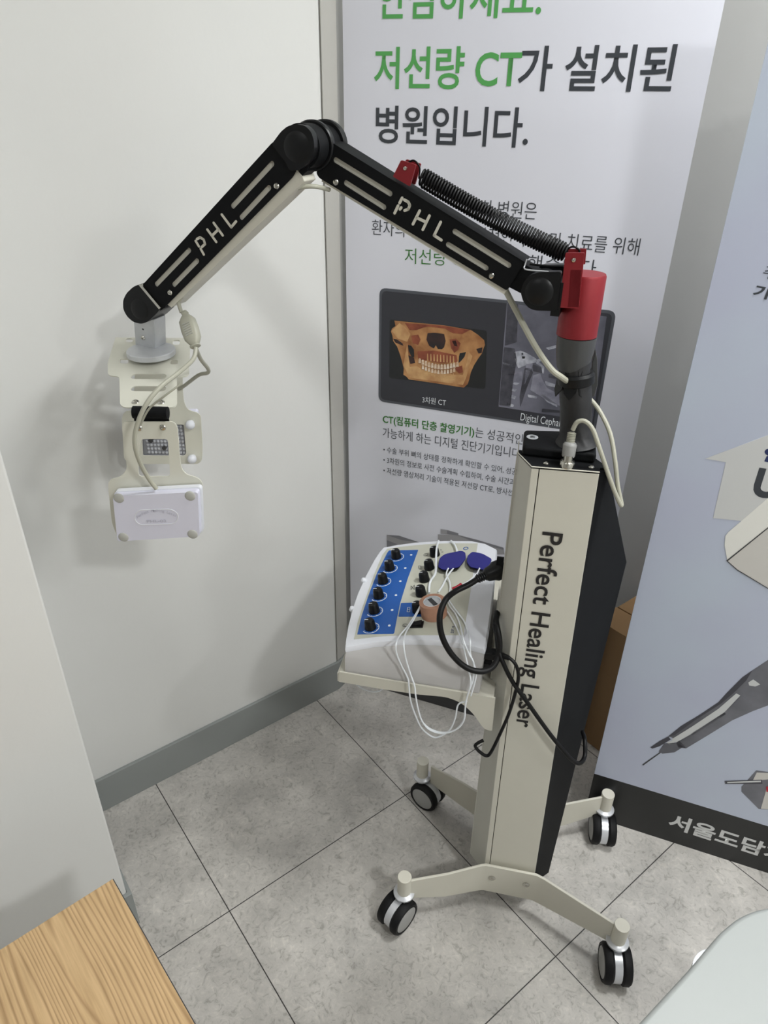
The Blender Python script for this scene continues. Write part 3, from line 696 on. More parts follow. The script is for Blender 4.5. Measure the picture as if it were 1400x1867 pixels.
# ---------------- lower arm (from the post up to the elbow)
DA, DB = 0.985, 0.938
FA = Frame(AN*DA, -AD, ZU); FBm = Frame(AN*DB, -AD, ZU)     # outward normal points to the room
assert FA.n @ AN < 0
def off_poly(pts, d):       # simple helper: keep
    return pts
def arm(fr, outline, rad, slots, slot_r, screws, strokes, sw, body, name, thick, lower=None):
    q = fr.qs(outline); holes = [capsule(fr.q(*a), fr.q(*b), slot_r) for a, b in slots]
    bo = fr.plate(name, [fr.qs(body)], thick-0.006, M['cream'], mc, off=-0.004, label='cream inner channel of the arm', bevel=0.0015)
    cov = fr.plate('cover_plate', [rpoly(q, rad)]+holes, 0.0025, M['black'], bo, off=0.0)
    screws_at([fr.P(*fr.q(*px), 0.0) for px in screws], fr.n, 0.0042, bo)
    L = MB()
    for st in strokes:
        pts = [fr.P(*fr.q(*p), 0.0004) for p in st]
        for a_, b_ in zip(pts[:-1], pts[1:]):
            qa = ((a_-fr.o)@fr.e1, (a_-fr.o)@fr.e2); qb = ((b_-fr.o)@fr.e1, (b_-fr.o)@fr.e2)
            L.prism([fr.P(x, y, -0.0010) for x, y in capsule(qa, qb, sw, 6)], fr.n*0.0014)
    L.build('lettering', M['cream'], bo, 'cut-out letters PHL')
    # black top cover
    return bo
c3 = lambda x, y: (560+x/3.5, 230+y/3.5)
armA = arm(FA, [(603, 258.6), (957, 478), (924, 530), (581, 324), (576, 314)], [0.002, 0.002, 0.003, 0.004, 0.004],
           [((611.7, 292), (710.6, 352.9)), ((630.6, 333.7), (699.4, 377.7)), ((829, 422.3), (927, 483.7)), ((817, 446.3), (885.7, 488.6))], 0.0037,
           [(612, 332), (896, 503)],
           [[c3(558, 555), c3(580, 508)], [c3(590, 490), c3(606, 458)], [c3(620, 470), c3(645, 484), c3(655, 505), c3(645, 530), c3(622, 538)], [c3(600, 520), c3(592, 530)],
            [c3(675, 625), c3(718, 540)], [c3(738, 660), c3(780, 572)], [c3(700, 585), c3(758, 612)],
            [c3(852, 612), c3(810, 697), c3(856, 727)]], 0.0019,
           [(606, 264), (950, 478), (918, 538), (584, 331)], 'lower_arm', 0.045)
def topcover(fr, a, b, w, par, D0=0.0):
    A = fr.P(*fr.q(*a), 0.0); B = fr.P(*fr.q(*b), 0.0); d = (B-A)/np.linalg.norm(B-A); up = np.cross(fr.n, d); up /= np.linalg.norm(up)
    if up[2] < 0: up = -up
    MB().prism([A-up*0.0025, B-up*0.0025, B, A], -fr.n*w).build('top_cover', M['black'], par, bevel=0.0008)
    # rear cover plate
    return A, B, d, up
A0, A1, dA, uA = topcover(FA, (603, 258.6), (957, 478), 0.046, armA)
MB().prism([A0-fr_*0 - FA.n*0.044 for fr_ in (0,)]+[A1-FA.n*0.044, A1-FA.n*0.044-uA*0.044, A0-FA.n*0.044-uA*0.044], -FA.n*0.0025).build('rear_plate', M['black'], armA)

# ---------------- upper arm (from the elbow down to the head)
c1 = lambda x, y: (180+x/3.043, 200+y/3.043)
armB = arm(FBm, [(497, 259), (540, 310), (533, 323), (300, 560), (262, 517)], [0.003, 0.003, 0.003, 0.002, 0.002],
           [((424, 375.8), (495.5, 298.6)), ((439.6, 396.5), (489.9, 342.3)), ((284.5, 518.8), (344.3, 456.3)), ((316.4, 519.4), (359, 475.4))], 0.0036,
           [(504, 339), (310, 533.5)],
           [[c1(583, 803), c1(566, 772)], [c1(556, 758), c1(538, 728)], [c1(545, 718), c1(562, 708), c1(582, 720), c1(590, 745), c1(572, 762)],
            [c1(652, 733), c1(603, 665)], [c1(688, 697), c1(638, 628)], [c1(628, 700), c1(665, 663)],
            [c1(683, 582), c1(735, 652), c1(762, 620)]], 0.0018,
           [(500, 268), (548, 320), (552, 331), (310, 562), (302, 556), (268, 516)], 'upper_arm', 0.045)
B0, B1, dB, uB = topcover(FBm, (497, 259), (262, 517), 0.046, armB)
c0_ = -FBm.n*0.044
MB().prism([B0+c0_, B1+c0_, B1+c0_-uB*0.044, B0+c0_-uB*0.044], -FBm.n*0.0025).build('rear_plate', M['black'], armB)

# ---------------- elbow
FE = Frame(AN*(DB-0.006), -AD, ZU)
cap_e = [(495, 263), (512, 240), (524, 230), (540, 226), (556, 229), (567, 240), (572, 255), (573, 272), (568, 290), (556, 302), (546, 310), (528, 312), (520, 295)]
el = FE.plate('elbow_joint', [rpoly(FE.qs(cap_e), 0.004)], 0.014, M['plastic_black'], mc, bevel=0.003)
ec = FE.P(*FE.q(541, 268), 0)
MB().sphere(ec-FE.n*0.004, 0.0235, FE.n, 0.28, 32, 0, 90).build('joint_cap', M['plastic_black'], el)
e2 = AP(543, 268, DB)
MB().rings([(0.0275, 0.008), (0.0275, 0.040)], e2, AN, 40).build('joint_drum', M['black'], el)
MB().rings([(0.0300, 0.043), (0.0315, 0.045), (0.0315, 0.052), (0.0290, 0.054)], e2, AN, 40).build('joint_drum', M['plastic_black'], el)
MB().rings([(0.0260, 0.050), (0.0260, 0.088)], e2, AN, 40).build('joint_drum', M['black'], el)
MB().rings([(0.0300, 0.088), (0.0320, 0.090), (0.0320, 0.098), (0.024, 0.103), (0.0001, 0.106)], e2, AN, 40).build('joint_cap', M['plastic_black'], el)
nk = MB(); ca_ = e2+AN*0.070; 
nk.prism([ca_+uA*0.020-FA.n*-0.016, ca_-uA*0.022-FA.n*-0.016, A0-uA*0.042-AN*-0.006+dA*0.006, A0-uA*0.002-AN*-0.006+dA*0.006], AN*0.034)
nk.build('joint_neck', M['black'], el)
wr = MB()
wr.tube([AP(574, 248, DB+0.02), AP(590, 270, DB+0.03), AP(596, 262, DB+0.045), AP(597, 255, DB+0.05), AP(585, 236, DB+0.05), AP(568, 226, DB+0.048)], 0.0009, 6, 6)
wr.build('retaining_clip', M['collar'], el)
MB().prism([AP(x, y, DB+0.004) for x, y in ((541, 318), (557, 298), (562, 300), (560, 312), (545, 326))], AN*0.03).build('joint_bracket', M['black'], el)

# ---------------- knuckle beside the post
FK = Frame(AN*(DA-0.022), -AD, ZU)
ck = lambda x, y: (880+x/5.833, 430+y/5.833)
ear = [ck(838, 382), ck(600, 385), ck(500, 420), ck(430, 500), ck(402, 600), ck(430, 700), ck(490, 770), ck(560, 795), ck(790, 800)]
kn = FK.plate('post_joint', [rpoly(FK.qs(ear), 0.004)], 0.012, M['plastic_black'], mc, bevel=0.0015)
kc = FK.P(*FK.q(*ck(600, 595)), 0)
MB().sphere(kc-FK.n*0.003, 0.0205, FK.n, 0.35, 32, 0, 90).build('joint_cap', M['plastic_black'], kn)
MB().rings([(0.021, 0.012), (0.021, 0.062)], kc, AN, 36).build('joint_drum', M['black'], kn)
FK2 = Frame(AN*(DA+0.032), -AD, ZU)
FK2.plate('joint_ear', [rpoly([(a_, b_) for a_, b_ in FK.qs(ear)], 0.004)], 0.012, M['plastic_black'], kn)
MB().box(np.array([rc[0], rc[1], 1.29])+AD*0.030+AN*-0.004, (0.012, 0.074, 0.044), AD, AN).build('joint_bracket', M['plastic_black'], kn)
nk = MB()
kk = kc+AN*0.022
nk.prism([kk+uA*0.016, kk-uA*0.018, A1-uA*0.040-dA*0.004-AN*-0.006, A1-uA*0.004-dA*0.004-AN*-0.006], AN*0.034)
nk.build('joint_neck', M['black'], kn)
MB().tube([AP(*ck(470, 250), DA-0.004), AP(*ck(445, 320), DA-0.004), AP(*ck(440, 340), DA-0.008), AP(*ck(480, 362), DA-0.014), AP(*ck(700, 382), DA-0.018)], 0.0010, 6, 6).build('retaining_clip', M['alu'], kn)
MB().tube([AP(*ck(500, 300), DA+0.008), AP(*ck(700, 322), DA+0.008), AP(*ck(860, 325), DA+0.008)], 0.0016, 6, 6).build('retaining_clip', M['plastic_black'], kn)

# ---------------- red brackets and the balance spring
FR = Frame(AN*(DA-0.018), -AD, ZU)
r1 = FR.plate('post_bracket', [rpoly(FR.qs([(1031, 461), (1065.5, 461), (1055, 563), (1019.5, 561)]), 0.0015)], 0.003, M['red'], mc, bevel=0.0006, label='red metal bracket on the post')
FR2 = Frame(AN*(DA+0.014), -AD, ZU)
pts_ = FR.qs([(1031, 461), (1065.5, 461), (1063, 490), (1028, 489)])
FR2.plate('bracket_wing', [rpoly(pts_, 0.0015)], 0.003, M['red'], r1, bevel=0.0006)
MB().prism([FR.P(*p) for p in FR.qs([(1040, 492), (1060, 492), (1055, 560), (1035, 560)])], AN*0.03).build('bracket_web', M['red'], r1)
s = MB(); screw(s, FR.P(*FR.q(1046, 474), 0.0), FR.n, 0.0032); s.build('screw', M['chrome'], r1)
FS = Frame(AN*(DA+0.002), -AD, ZU)
sq = [(716, 322), (731, 292), (758, 300.5), (747, 340)]
r2 = FS.plate('arm_bracket', [rpoly(FS.qs(sq), 0.0015)], 0.004, M['red'], mc, bevel=0.0006, label='red metal bracket on the lower arm')
FS2 = Frame(AN*(DA+0.026), -AD, ZU)
FS2.plate('bracket_wing', [rpoly(FS.qs(sq), 0.0015)], 0.004, M['red'], r2, bevel=0.0006)
s = MB(); screw(s, FS.P(*FS.q(739, 307), 0.0), FS.n, 0.0030); s.build('screw', M['chrome'], r2)
DS = DA+0.012
P0 = AP(768, 322, DS); P1 = AP(1032, 462, DS); ax = P1-P0; Ls = np.linalg.norm(ax); ax = ax/Ls
e1 = AN; e2_ = np.cross(ax, e1); turns = 54; hp = []
for i in range(turns*14+1):
    t = i/(turns*14); a = 2*math.pi*turns*t
    rr = 0.0112*(1 if 0.02 < t < 0.985 else 0.85)
    hp.append(P0+ax*Ls*t+rr*(e1*math.cos(a)+e2_*math.sin(a))-ZU*0.004*math.sin(math.pi*t))
sp = MB().tube(hp, 0.00165, 6, 1)
sp.tube([hp[0], AP(764, 325, DS), AP(765, 305, DS), AP(755, 293, DS), AP(744, 297, DS), AP(742, 306, DS)], 0.0013, 6, 6)
sp.tube([hp[-1], AP(1033, 470, DS), AP(1035, 455, DS), AP(1045, 450, DS), AP(1056, 456, DS), AP(1054, 466, DS)], 0.0013, 6, 6)
sp.build('balance_spring', M['spring'], mc, 'long black coil spring')

# ---------------- wrist and head
FW_ = Frame(AN*(DB-0.003), -AD, ZU)
cw = lambda x, y: (200+x/7.0, 490+y/7.0)
capw = [cw(385, 195), cw(300, 230), cw(215, 310), cw(170, 400), cw(172, 520), cw(220, 610), cw(300, 680), cw(400, 705), cw(480, 680), cw(600, 570), cw(640, 520), cw(610, 480)]
FW_.plate('joint_filler', [FW_.qs([cw(360, 230), cw(420, 185), cw(520, 190), cw(700, 430), cw(690, 500), cw(600, 560)])], 0.040, M['black'], mc, off=-0.004)
wj = FW_.plate('wrist_joint', [rpoly(FW_.qs(capw), 0.005)], 0.050, M['plastic_black'], mc, bevel=0.004)
wc_ = FW_.P(*FW_.q(*cw(380, 520)), 0)
MB().sphere(wc_-FW_.n*0.004, 0.021, FW_.n, 0.3, 32, 0, 90).build('joint_cap', M['plastic_black'], wj)
FW_.plate('joint_band', [FW_.qs([cw(375, 205), cw(405, 195), cw(655, 495), cw(635, 515)])], 0.046, M['chrome'], wj, off=0.0015, label='bright steel band')
KP = np.array([-0.394, 1.143, 1.150])                         # centre of the mounting disc
zd = KP[2]+0.006
b1_, b2_, b3_ = G(247, 629, zd), G(283, 636, zd), G(303, 626, zd); b4_ = b1_+b3_-b2_
ctr = (b1_+b3_)/2
t1 = AP(*cw(505, 560), DB+0.025)
lean = (t1-ctr); lean = lean/lean[2]*0.055
MB().prism([b1_, b2_, b3_, b4_], lean).build('wrist_tube', M['alu'], mc, 'square aluminium tube', bevel=0.001)
s = MB(); nn_ = np.cross(b2_-b1_, lean); nn_ /= np.linalg.norm(nn_)
if nn_ @ (EYE-ctr) < 0: nn_ = -nn_
screw(s, PL(*cw(428, 880), b1_, nn_), nn_, 0.0042); s.build('screw', M['chrome'], mc)
MB().cyl(PL(*cw(425, 772), b1_, nn_), PL(*cw(425, 772), b1_, nn_)+nn_*0.0004, 0.0016).build('screw_hole', M['letter_black'], mc)
dn = np.array([0, -0.05, 1.0]); dn /= np.linalg.norm(dn)
dc = G(275, 637, zd)
MB().rings([(0.037, -0.010), (0.0395, -0.008), (0.0395, -0.001), (0.0385, 0.0)], dc, dn, 48).build('mounting_disc', M['alu'], mc, 'round aluminium disc')
tl = math.radians(15)
HE1 = np.array([1.0, 0, 0]); HE2 = np.array([0, math.cos(tl), math.sin(tl)])
FH = Frame(KP-np.array([0, 0, 0.004]), HE1, HE2)
ch = lambda x, y: (180+x/3.592, 480+y/3.592)
outl = [ch(110, 484), ch(600, 490), ch(590, 738), ch(510, 745), ch(512, 944), ch(140, 944), ch(135, 740), ch(60, 735), ch(58, 655)]
rads = [0.003, 0.003, 0.02, 0.002, 0.013, 0.013, 0.008, 0.016, 0.01]
holes = [rpoly(FH.qs([ch(a_, b_), ch(a_+w_, b_), ch(a_+w_, b_+h_), ch(a_, b_+h_)]), 0.004) for a_, b_, w_, h_ in ((178, 492, 44, 24), (484, 503, 46, 30), (140, 626, 54, 30), (468, 632, 50, 30))]
holes += [capsule(FH.q(*ch(240, 740)), FH.q(*ch(412, 741)), 0.0075), capsule(FH.q(*ch(240, 820)), FH.q(*ch(412, 822)), 0.0072)]
hp_ = FH.plate('head_plate', [rpoly(FH.qs(outl), rads)]+holes, 0.002, M['paddle'], mc, label='ivory sheet metal head plate with slots')
screws_at([FH.P(*FH.q(*px)) for px in (ch(240, 910), ch(408, 912))], FH.n, 0.0058, hp_)
# hinge and front paddle
YF = 0.985
FP = Frame(np.array([0, YF, 0]), (1, 0, 0), (0, 0, 1))
assert FP.n[1] < 0
hz = [FP.P(*FP.q(*p)) for p in (ch(218, 985), ch(446, 990))]
hg = MB(); hd = hz[1]-hz[0]
hg.cyl(hz[0]+np.array([0, .006, 0]), hz[1]+np.array([0, .006, 0]), 0.0095, seg=20)
hg.prism([hz[0]+np.array([0, .004, .006]), hz[1]+np.array([0, .004, .006]), hz[1]+np.array([0, .004, -.018]), hz[0]+np.array([0, .004, -.018])], (0, 0.003, 0))
hg.build('hinge', M['black'], mc)
cp = lambda x, y: (180+x/5.836, 680+y/5.836)
fo = [cp(245, 575), cp(270, 520), cp(800, 520), cp(838, 580), cp(862, 900), cp(880, 1020), cp(930, 1080), cp(1030, 1108), cp(1085, 1140), cp(1108, 1200), cp(1100, 1640), cp(1080, 1730), cp(210, 1760), cp(185, 1710), cp(140, 1600), cp(102, 1240), cp(102, 1165), cp(130, 1130), cp(215, 1110), cp(270, 1070), cp(300, 1010)]
fh_ = rpoly(FP.qs([cp(452, 702), cp(735, 702), cp(760, 1100), cp(425, 1102), cp(415, 900)]), 0.006)
fpd = FP.plate('front_paddle', [rpoly(FP.qs(fo), 0.010), fh_], 0.002, M['paddle'], mc, label='ivory sheet paddle hanging at the front')
screws_at([FP.P(*FP.q(*px)) for px in (cp(430, 585), cp(682, 580))], FP.n, 0.0052, fpd)
# white pad box on the front paddle
YB = YF-0.026
FX = Frame(np.array([0, YB, 0]), (1, 0, 0), (0, 0, 1))
pbq = FX.qs([(205.5, 905), (360.5, 897), (364, 978), (214, 987)])
pb = FX.plate('pad_housing', [rpoly(pbq, 0.006)], 0.0240, M['pad'], mc, bevel=0.003, label='white plastic pad housing at the front')
cxm = np.mean([p[0] for p in pbq]); cym = np.mean([p[1] for p in pbq])
FX.plate('housing_rim', [rpoly([(cxm+(a_-cxm)*1.035, cym+(b_-cym)*1.05) for a_, b_ in pbq], 0.007)], 0.0105, M['white_pl'], pb, off=-0.0125, bevel=0.002)
for px in ((216.5, 908.5), (346.5, 904.5), (225, 979.5), (351, 974)):
    MB().sphere(FX.P(*FX.q(*px), -0.0005), 0.0086, FX.n, 0.3, 20, 0, 90).build('rubber_foot', M['foot'], pb)
ovo = [FX.q(*cp(*p)) for p in ((378, 1520), (420, 1455), (770, 1445), (845, 1490), (850, 1560), (800, 1608), (440, 1620), (385, 1580))]
cxo = np.mean([p[0] for p in ovo]); cyo = np.mean([p[1] for p in ovo])
FX.plate('embossed_frame', [rpoly(ovo, 0.012), rpoly([(cxo+(a_-cxo)*0.965, cyo+(b_-cyo)*0.92) for a_, b_ in ovo], 0.011)], 0.0009, M['white_pl'], pb, off=0.0006)
word = 'Perfect Healing Laser'
p_a, p_b = np.array(FX.q(*cp(410, 1552))), np.array(FX.q(*cp(825, 1540))); up_h = 0.0055
# words bent over an arc, one glyph after another, as one relief mesh
vs_, fs_ = [], []
for i, chh in enumerate(word):
    if chh == ' ': continue
    t = (i+0.2)/len(word); c_ = p_a+(p_b-p_a)*t+np.array([0, 0.0125*math.sin(math.pi*t)**0.8]); ang_ = math.cos(math.pi*t)*0.38
    gm = text_me(chh, 0.01); k0 = len(vs_)
    for v_ in gm.vertices:
        x_, y_ = v_.co.x*0.0068, v_.co.y*0.0068
        X_ = c_[0]+x_*math.cos(ang_)-y_*math.sin(ang_); Y_ = c_[1]+x_*math.sin(ang_)+y_*math.cos(ang_)
        vs_.append(tuple(FX.P(X_, Y_, 0.0008)))
    fs_ += [tuple(k0+i_ for i_ in p_.vertices) for p_ in gm.polygons]
    bpy.data.meshes.remove(gm)
gm = bpy.data.meshes.new('embossed_text'); gm.from_pydata(vs_, [], fs_); link_mesh(gm, 'embossed_text', M['relief'], pb)
text_fit('embossed_text', 'PHL-03', FX, cp(515, 1592), cp(722, 1586), cp(515, 1562), M['relief'], pb, 0.02, 0.0008)

# back paddle with its lit-side diode window
YK = 1.215
FQ = Frame(np.array([0, YK, 0]), (1, 0, 0), (0, 0, 1))
bo_ = [(248, 632), (335, 632), cp(890, 120), cp(905, 310), cp(940, 385), cp(1000, 412), cp(1050, 422), cp(1085, 455), cp(1105, 800), cp(1098, 930), cp(1060, 968), (240, 846), (226, 838), cp(245, 470), cp(275, 410), (243, 748)]
win = [cp(455, 552), cp(905, 550), cp(930, 860), cp(905, 882), cp(470, 880)]
bpd = FQ.plate('back_paddle', [rpoly(FQ.qs(bo_), 0.010), rpoly(FQ.qs(win), 0.003)], 0.002, M['paddle'], mc, label='ivory sheet paddle hanging at the back')
ph2 = FQ.plate('pad_housing', [rpoly(FQ.qs([(236, 758), (354, 757), (356, 836), (240, 838)]), 0.006)], 0.026, M['pad'], mc, off=-0.0075, bevel=0.003, label='white plastic pad housing behind the back paddle')
FQ.plate('diode_board', [FQ.qs(win)], 0.0012, M['acrylic'], ph2, off=-0.0055)
led = MB()
qa, qb = FQ.q(*cp(480, 575)), FQ.q(*cp(905, 860))
for i in range(11):
    for j in range(8):
        led.sphere(FQ.P(qa[0]+(qb[0]-qa[0])*i/10, qa[1]+(qb[1]-qa[1])*j/7, -0.0055), 0.0033, FQ.n, 1.0, 10, 0, 90)
led.build('diode_array', M['lens'], ph2)
for px in (cp(552, 722), cp(695, 802)):
    ho = MB(); ho.cyl(FQ.P(*FQ.q(*px), -0.0052), FQ.P(*FQ.q(*px), 0.0005), 0.0042, seg=16); ho.build('screw_socket', M['metal_dark'], ph2)
for px in (cp(987, 530), cp(1005, 893)):
    kb = MB().sphere(FQ.P(*FQ.q(*px), 0.010), 0.0088, FQ.n, 1.0, 24); kb.cyl(FQ.P(*FQ.q(*px), 0.0), FQ.P(*FQ.q(*px), 0.008), 0.0055, seg=16); kb.build('round_knob', M['white_pl'], bpd)

# ---------------- grey signal cable with its connectors
def YP(x, y, Y): return PL(x, y, (0, Y, 0), (0, 1.0, 0))
def sig(pts, r, seg=10, sub=8, label=None): return MB().tube(pts, r, seg, sub).build('signal_cable', M['cable'], mc, label)
sig([AP(600, 346, DA+0.01), AP(575, 340, DB+0.03), AP(550, 341, DB+0.02), AP(528, 346, DB+0.012)], 0.0030, 10, 6)
sig([YP(332, 540, 1.10), YP(326, 552, 1.10), YP(331, 570, 1.095)], 0.0030, 10, 6)
cab = sig([YP(357, 634, 1.055), YP(352, 655, 1.04), YP(325, 680, 1.0), YP(292, 706, 0.965), YP(266, 738, 0.945), YP(249, 778, 0.940), YP(246, 812, 0.94), YP(256, 845, 0.95), YP(272, 874, 0.962), YP(285, 891, 0.966)], 0.0034, 10, 8)
sig([YP(357, 634, 1.055), YP(366, 655, 1.09), YP(379, 672, 1.12), YP(378, 680, 1.13), YP(362, 684, 1.16), YP(335, 704, 1.20), YP(320, 712, 1.23)], 0.0032, 10, 8)
sig([YP(330, 700, 0.972), YP(300, 722, 0.965), YP(272, 745, 0.97), YP(256, 775, 0.975)], 0.0016, 8, 6)
sig([AP(921, 528, DA+0.012), AP(940, 565, DA+0.01), AP(975, 630, DA-0.005), AP(1004, 672, DA-0.012), AP(1024, 688, DA-0.008), AP(1044, 702, DA+0.016)], 0.0042, 10, 8)
sig([CP(1072, 724, -0.005), CP(1092, 748, -0.012), CP(1112, 790, -0.03), CP(1121, 840, -0.045), CP(1126, 885, -0.052), CP(1133, 921, -0.056), CP(1124, 905, -0.060), CP(1110, 868, -0.062), CP(1092, 815, -0.062), CP(1080, 782, -0.058), CP(1066, 768, -0.055), CP(1052, 770, -0.053), CP(1044, 784, -0.052)], 0.0033, 10, 8)
# inline adapter
a0 = YP(336, 568, 1.092); a1 = YP(357, 634, 1.056); axd = (a1-a0)/np.linalg.norm(a1-a0); Lx = np.linalg.norm(a1-a0)
sd = np.cross(axd, [0, 1.0, 0]); sd /= np.linalg.norm(sd); dd = np.cross(axd, sd)
rg = []
for t, w_, h_ in ((0, .004, .004), (0.05, .0055, .005), (0.08, .004, .004), (0.16, .0085, .006), (0.25, .0125, .0085), (0.5, .0135, .0095), (0.75, .0125, .0088), (0.88, .008, .0065), (0.93, .0055, .005), (0.94, .008, .0065), (0.97, .008, .0065), (1.0, .004, .004)):
    rg.append([a0+axd*Lx*t+sd*w_*math.copysign(abs(math.cos(q_))**0.6, math.cos(q_))+dd*h_*math.copysign(abs(math.sin(q_))**0.6, math.sin(q_)) for q_ in [2*math.pi*k/20 for k in range(20)]])
MB().loft(rg).build('inline_adapter', M['cable'], cab, 'grey ribbed splitter block')
ri = MB()
for k in range(6):
    c_ = a0+axd*Lx*(0.38+0.06*k)-dd*0.0092*np.sign(dd[1]); ri.box(c_, (0.012, 0.0012, 0.0014), sd, axd, dd)
ri.build('adapter_ribs', M['foot'], cab)
# round plug on the top plate
pj = G(1033, 850, zs); pe = CP(1043, 786, -0.052); pa = pe-pj; Lp = np.linalg.norm(pa)
MB().rings([(0.0112, 0), (0.0112, 0.007), (0.0098, 0.009), (0.0075, 0.009), (0.0068, 0.018)], pj, ZU, 24).build('socket_ring', M['chrome'], cab)
MB().rings([(0.0085, 0.014), (0.0095, 0.016), (0.0095, 0.026), (0.0100, 0.030), (0.0100, Lp*0.62), (0.0080, Lp*0.68), (0.0050, Lp*0.70)], pj, pa, 24).build('cable_plug', M['wheel_grey'], cab, 'grey round plug')
sr = [(0.0045, Lp*0.68)]
for k in range(6): h_ = Lp*0.70+k*Lp*0.045; sr += [(0.0062, h_), (0.0062, h_+Lp*0.022), (0.0046, h_+Lp*0.024), (0.0046, h_+Lp*0.042)]
MB().rings(sr, pj, pa, 20).build('strain_relief', M['cable'], cab)

# ================================================================== ELECTROTHERAPY UNIT
UZ = TZ+0.0008
ev = thing('electrotherapy_unit', 'white electrotherapy unit with blue knob panel on the tray', 'medical device', cart(-0.225, 0.10, UZ))
zt = lambda u: 0.657+(u+0.348)*(0.703-0.657)/0.248
pa_ = cart(-0.348, 0, zt(-0.348)); pb_ = cart(-0.100, 0, zt(-0.100)); su = (pb_-pa_)/np.linalg.norm(pb_-pa_)
FU = Frame(pa_+np.cross(su, CV)*0.0002, su, CV)
assert FU.n[2] > 0
rimpx = [(629, 1181), (630, 1167), (635, 1138), (643, 1108), (652, 1082), (666, 1051), (682, 1021), (692, 1006), (699, 998), (725, 993), (760, 988.5), (810, 985.5), (860, 986), (885, 991), (905, 1001), (903, 1030), (898, 1085), (891, 1140), (885, 1175), (882, 1184), (862, 1179), (843, 1174), (790, 1168), (736, 1167), (680, 1172)]
rq = FU.qs(rimpx); cq = np.mean(rq, axis=0)
def urow(k, h, low=None):
    out = []
    for i, (a_, b_) in enumerate(rq):
        x_, y_ = cq[0]+(a_-cq[0])*k, cq[1]+(b_-cq[1])*k; P = FU.P(x_, y_, h)
        if low is not None:
            P = FU.P(a_, b_, 0); d_ = P-CC; v_ = float(d_@CV)
            if i >= 19 or i == 0: v_ = -0.075+(low-UZ)*0.02
            P = cart(float(d_@CU), v_, low)
        out.append(P)
    return out
MB().loft([urow(0.997, 0, UZ), urow(0.997, 0, 0.635), urow(0.997, -0.009)]).build('casing', M['case_grey'], ev, angle=50)
MB().loft([urow(1.004, -0.010), urow(1.004, -0.004), urow(0.992, 0.0), urow(0.94, 0.0004)]).build('lid', M['white_pl'], ev, 'white lid of the unit', angle=50)
u6 = lambda x, y: (600+x/4.118, 940+y/4.118)
fu = FU.plate('control_foil', [FU.qs([(645.3, 1166), (690, 1161), (740, 1158.5), (845, 1158.5), (856, 1090), (865, 1030), (871, 991.5), (820, 991), (775, 993), (735, 997), (706, 1001), (697.3, 1012), (683.4, 1044.6), (671, 1078.7), (660, 1110), (652, 1135)])], 0.0008, M['panel'], ev, off=0.0009)
FU.plate('blue_foil', [FU.qs([(651.5, 1157.5), (717, 1156.5), (719, 1154), (724, 1127), (730, 1099), (744, 1054), (762.6, 1003.4), (709.5, 1004.5), (706, 1009), (688, 1044.6), (672.5, 1085), (660, 1122)])], 0.0005, M['blue'], fu, off=0.0014)
FU.plate('blue_foil', [rpoly(FU.qs([u6(520, 763), u6(712, 762), u6(712, 655), u6(541, 660)]), 0.002)], 0.0005, M['blue'], fu, off=0.0014)
def knob(P, r=0.0105, arc=True):
    k = MB().rings([(r*1.05, 0), (r*1.05, 0.003), (r, 0.004), (r*0.92, 0.016), (r*0.75, 0.019), (0.0001, 0.0195)], P, FU.n, 24)
    return k.build('knob', M['plastic_black'], ev)
blk = [(676, 1146), (683, 1116), (691, 1089), (699, 1062), (711, 1038), (723, 1017)]
rg2 = [(793, 1013), (783, 1037), (774, 1059), (768, 1085), (762, 1115)]
for i, px in enumerate(blk+rg2):
    a_, b_ = FU.q(*px); P = FU.P(a_, b_, 0.0014); kk_ = knob(P)
    ln = MB(); top_ = P+FU.n*0.0197; ln.box(top_-su*0.005, (0.007, 0.0012, 0.0006), su, CV, FU.n); ln.build('pointer_mark', M['print_white'], kk_)
dl = MB(); dm = MB()
for px in blk:
    a_, b_ = FU.q(*px)
    for k in range(26):
        t0 = math.radians(-140+k*9.0); t1_ = math.radians(-140+(k+1)*9.0)
        pts = [FU.P(a_+0.0165*math.cos(t0), b_+0.0165*math.sin(t0), 0.0015), FU.P(a_+0.0165*math.cos(t1_), b_+0.0165*math.sin(t1_), 0.0015),
               FU.P(a_+0.0152*math.cos(t1_), b_+0.0152*math.sin(t1_), 0.0015), FU.P(a_+0.0152*math.cos(t0), b_+0.0152*math.sin(t0), 0.0015)]
        dl.prism(pts, FU.n*0.0003)
    for k in range(7):
        t0 = math.radians(-140+k*39); c_ = FU.P(a_+0.0140*math.cos(t0), b_+0.0140*math.sin(t0), 0.0016); dl.box(c_, (0.002, 0.0006, 0.0003), su*math.cos(t0)+CV*math.sin(t0), -su*math.sin(t0)+CV*math.cos(t0), FU.n)
dl.build('dial_marks', M['print_white'], fu, 'white dial rings around the knobs')
for px in ((749.7, 1013), (739, 1037), (730, 1061), (722, 1086.6), (715, 1113.7), (710, 1142)):
    dt = MB(); dt.cyl(FU.P(*FU.q(*px), 0.0014), FU.P(*FU.q(*px), 0.0022), 0.0026, seg=16); dt.build('indicator_lamp', M['print_white'], fu)
gl = MB()
def ringmark(mb, px, r, wd, n=24, off=0.0012):
    a_, b_ = FU.q(*px)
    for k in range(n):
        t0 = 2*math.pi*k/n; t1_ = 2*math.pi*(k+1)/n
        mb.prism([FU.P(a_+r*math.cos(t), b_+r*math.sin(t), off) for t in (t0, t1_)]+[FU.P(a_+(r-wd)*math.cos(t), b_+(r-wd)*math.sin(t), off) for t in (t1_, t0)], FU.n*0.0002)
ringmark(gl, u6(726, 297), 0.0050, 0.0006); ringmark(gl, u6(570, 828), 0.0048, 0.0007)
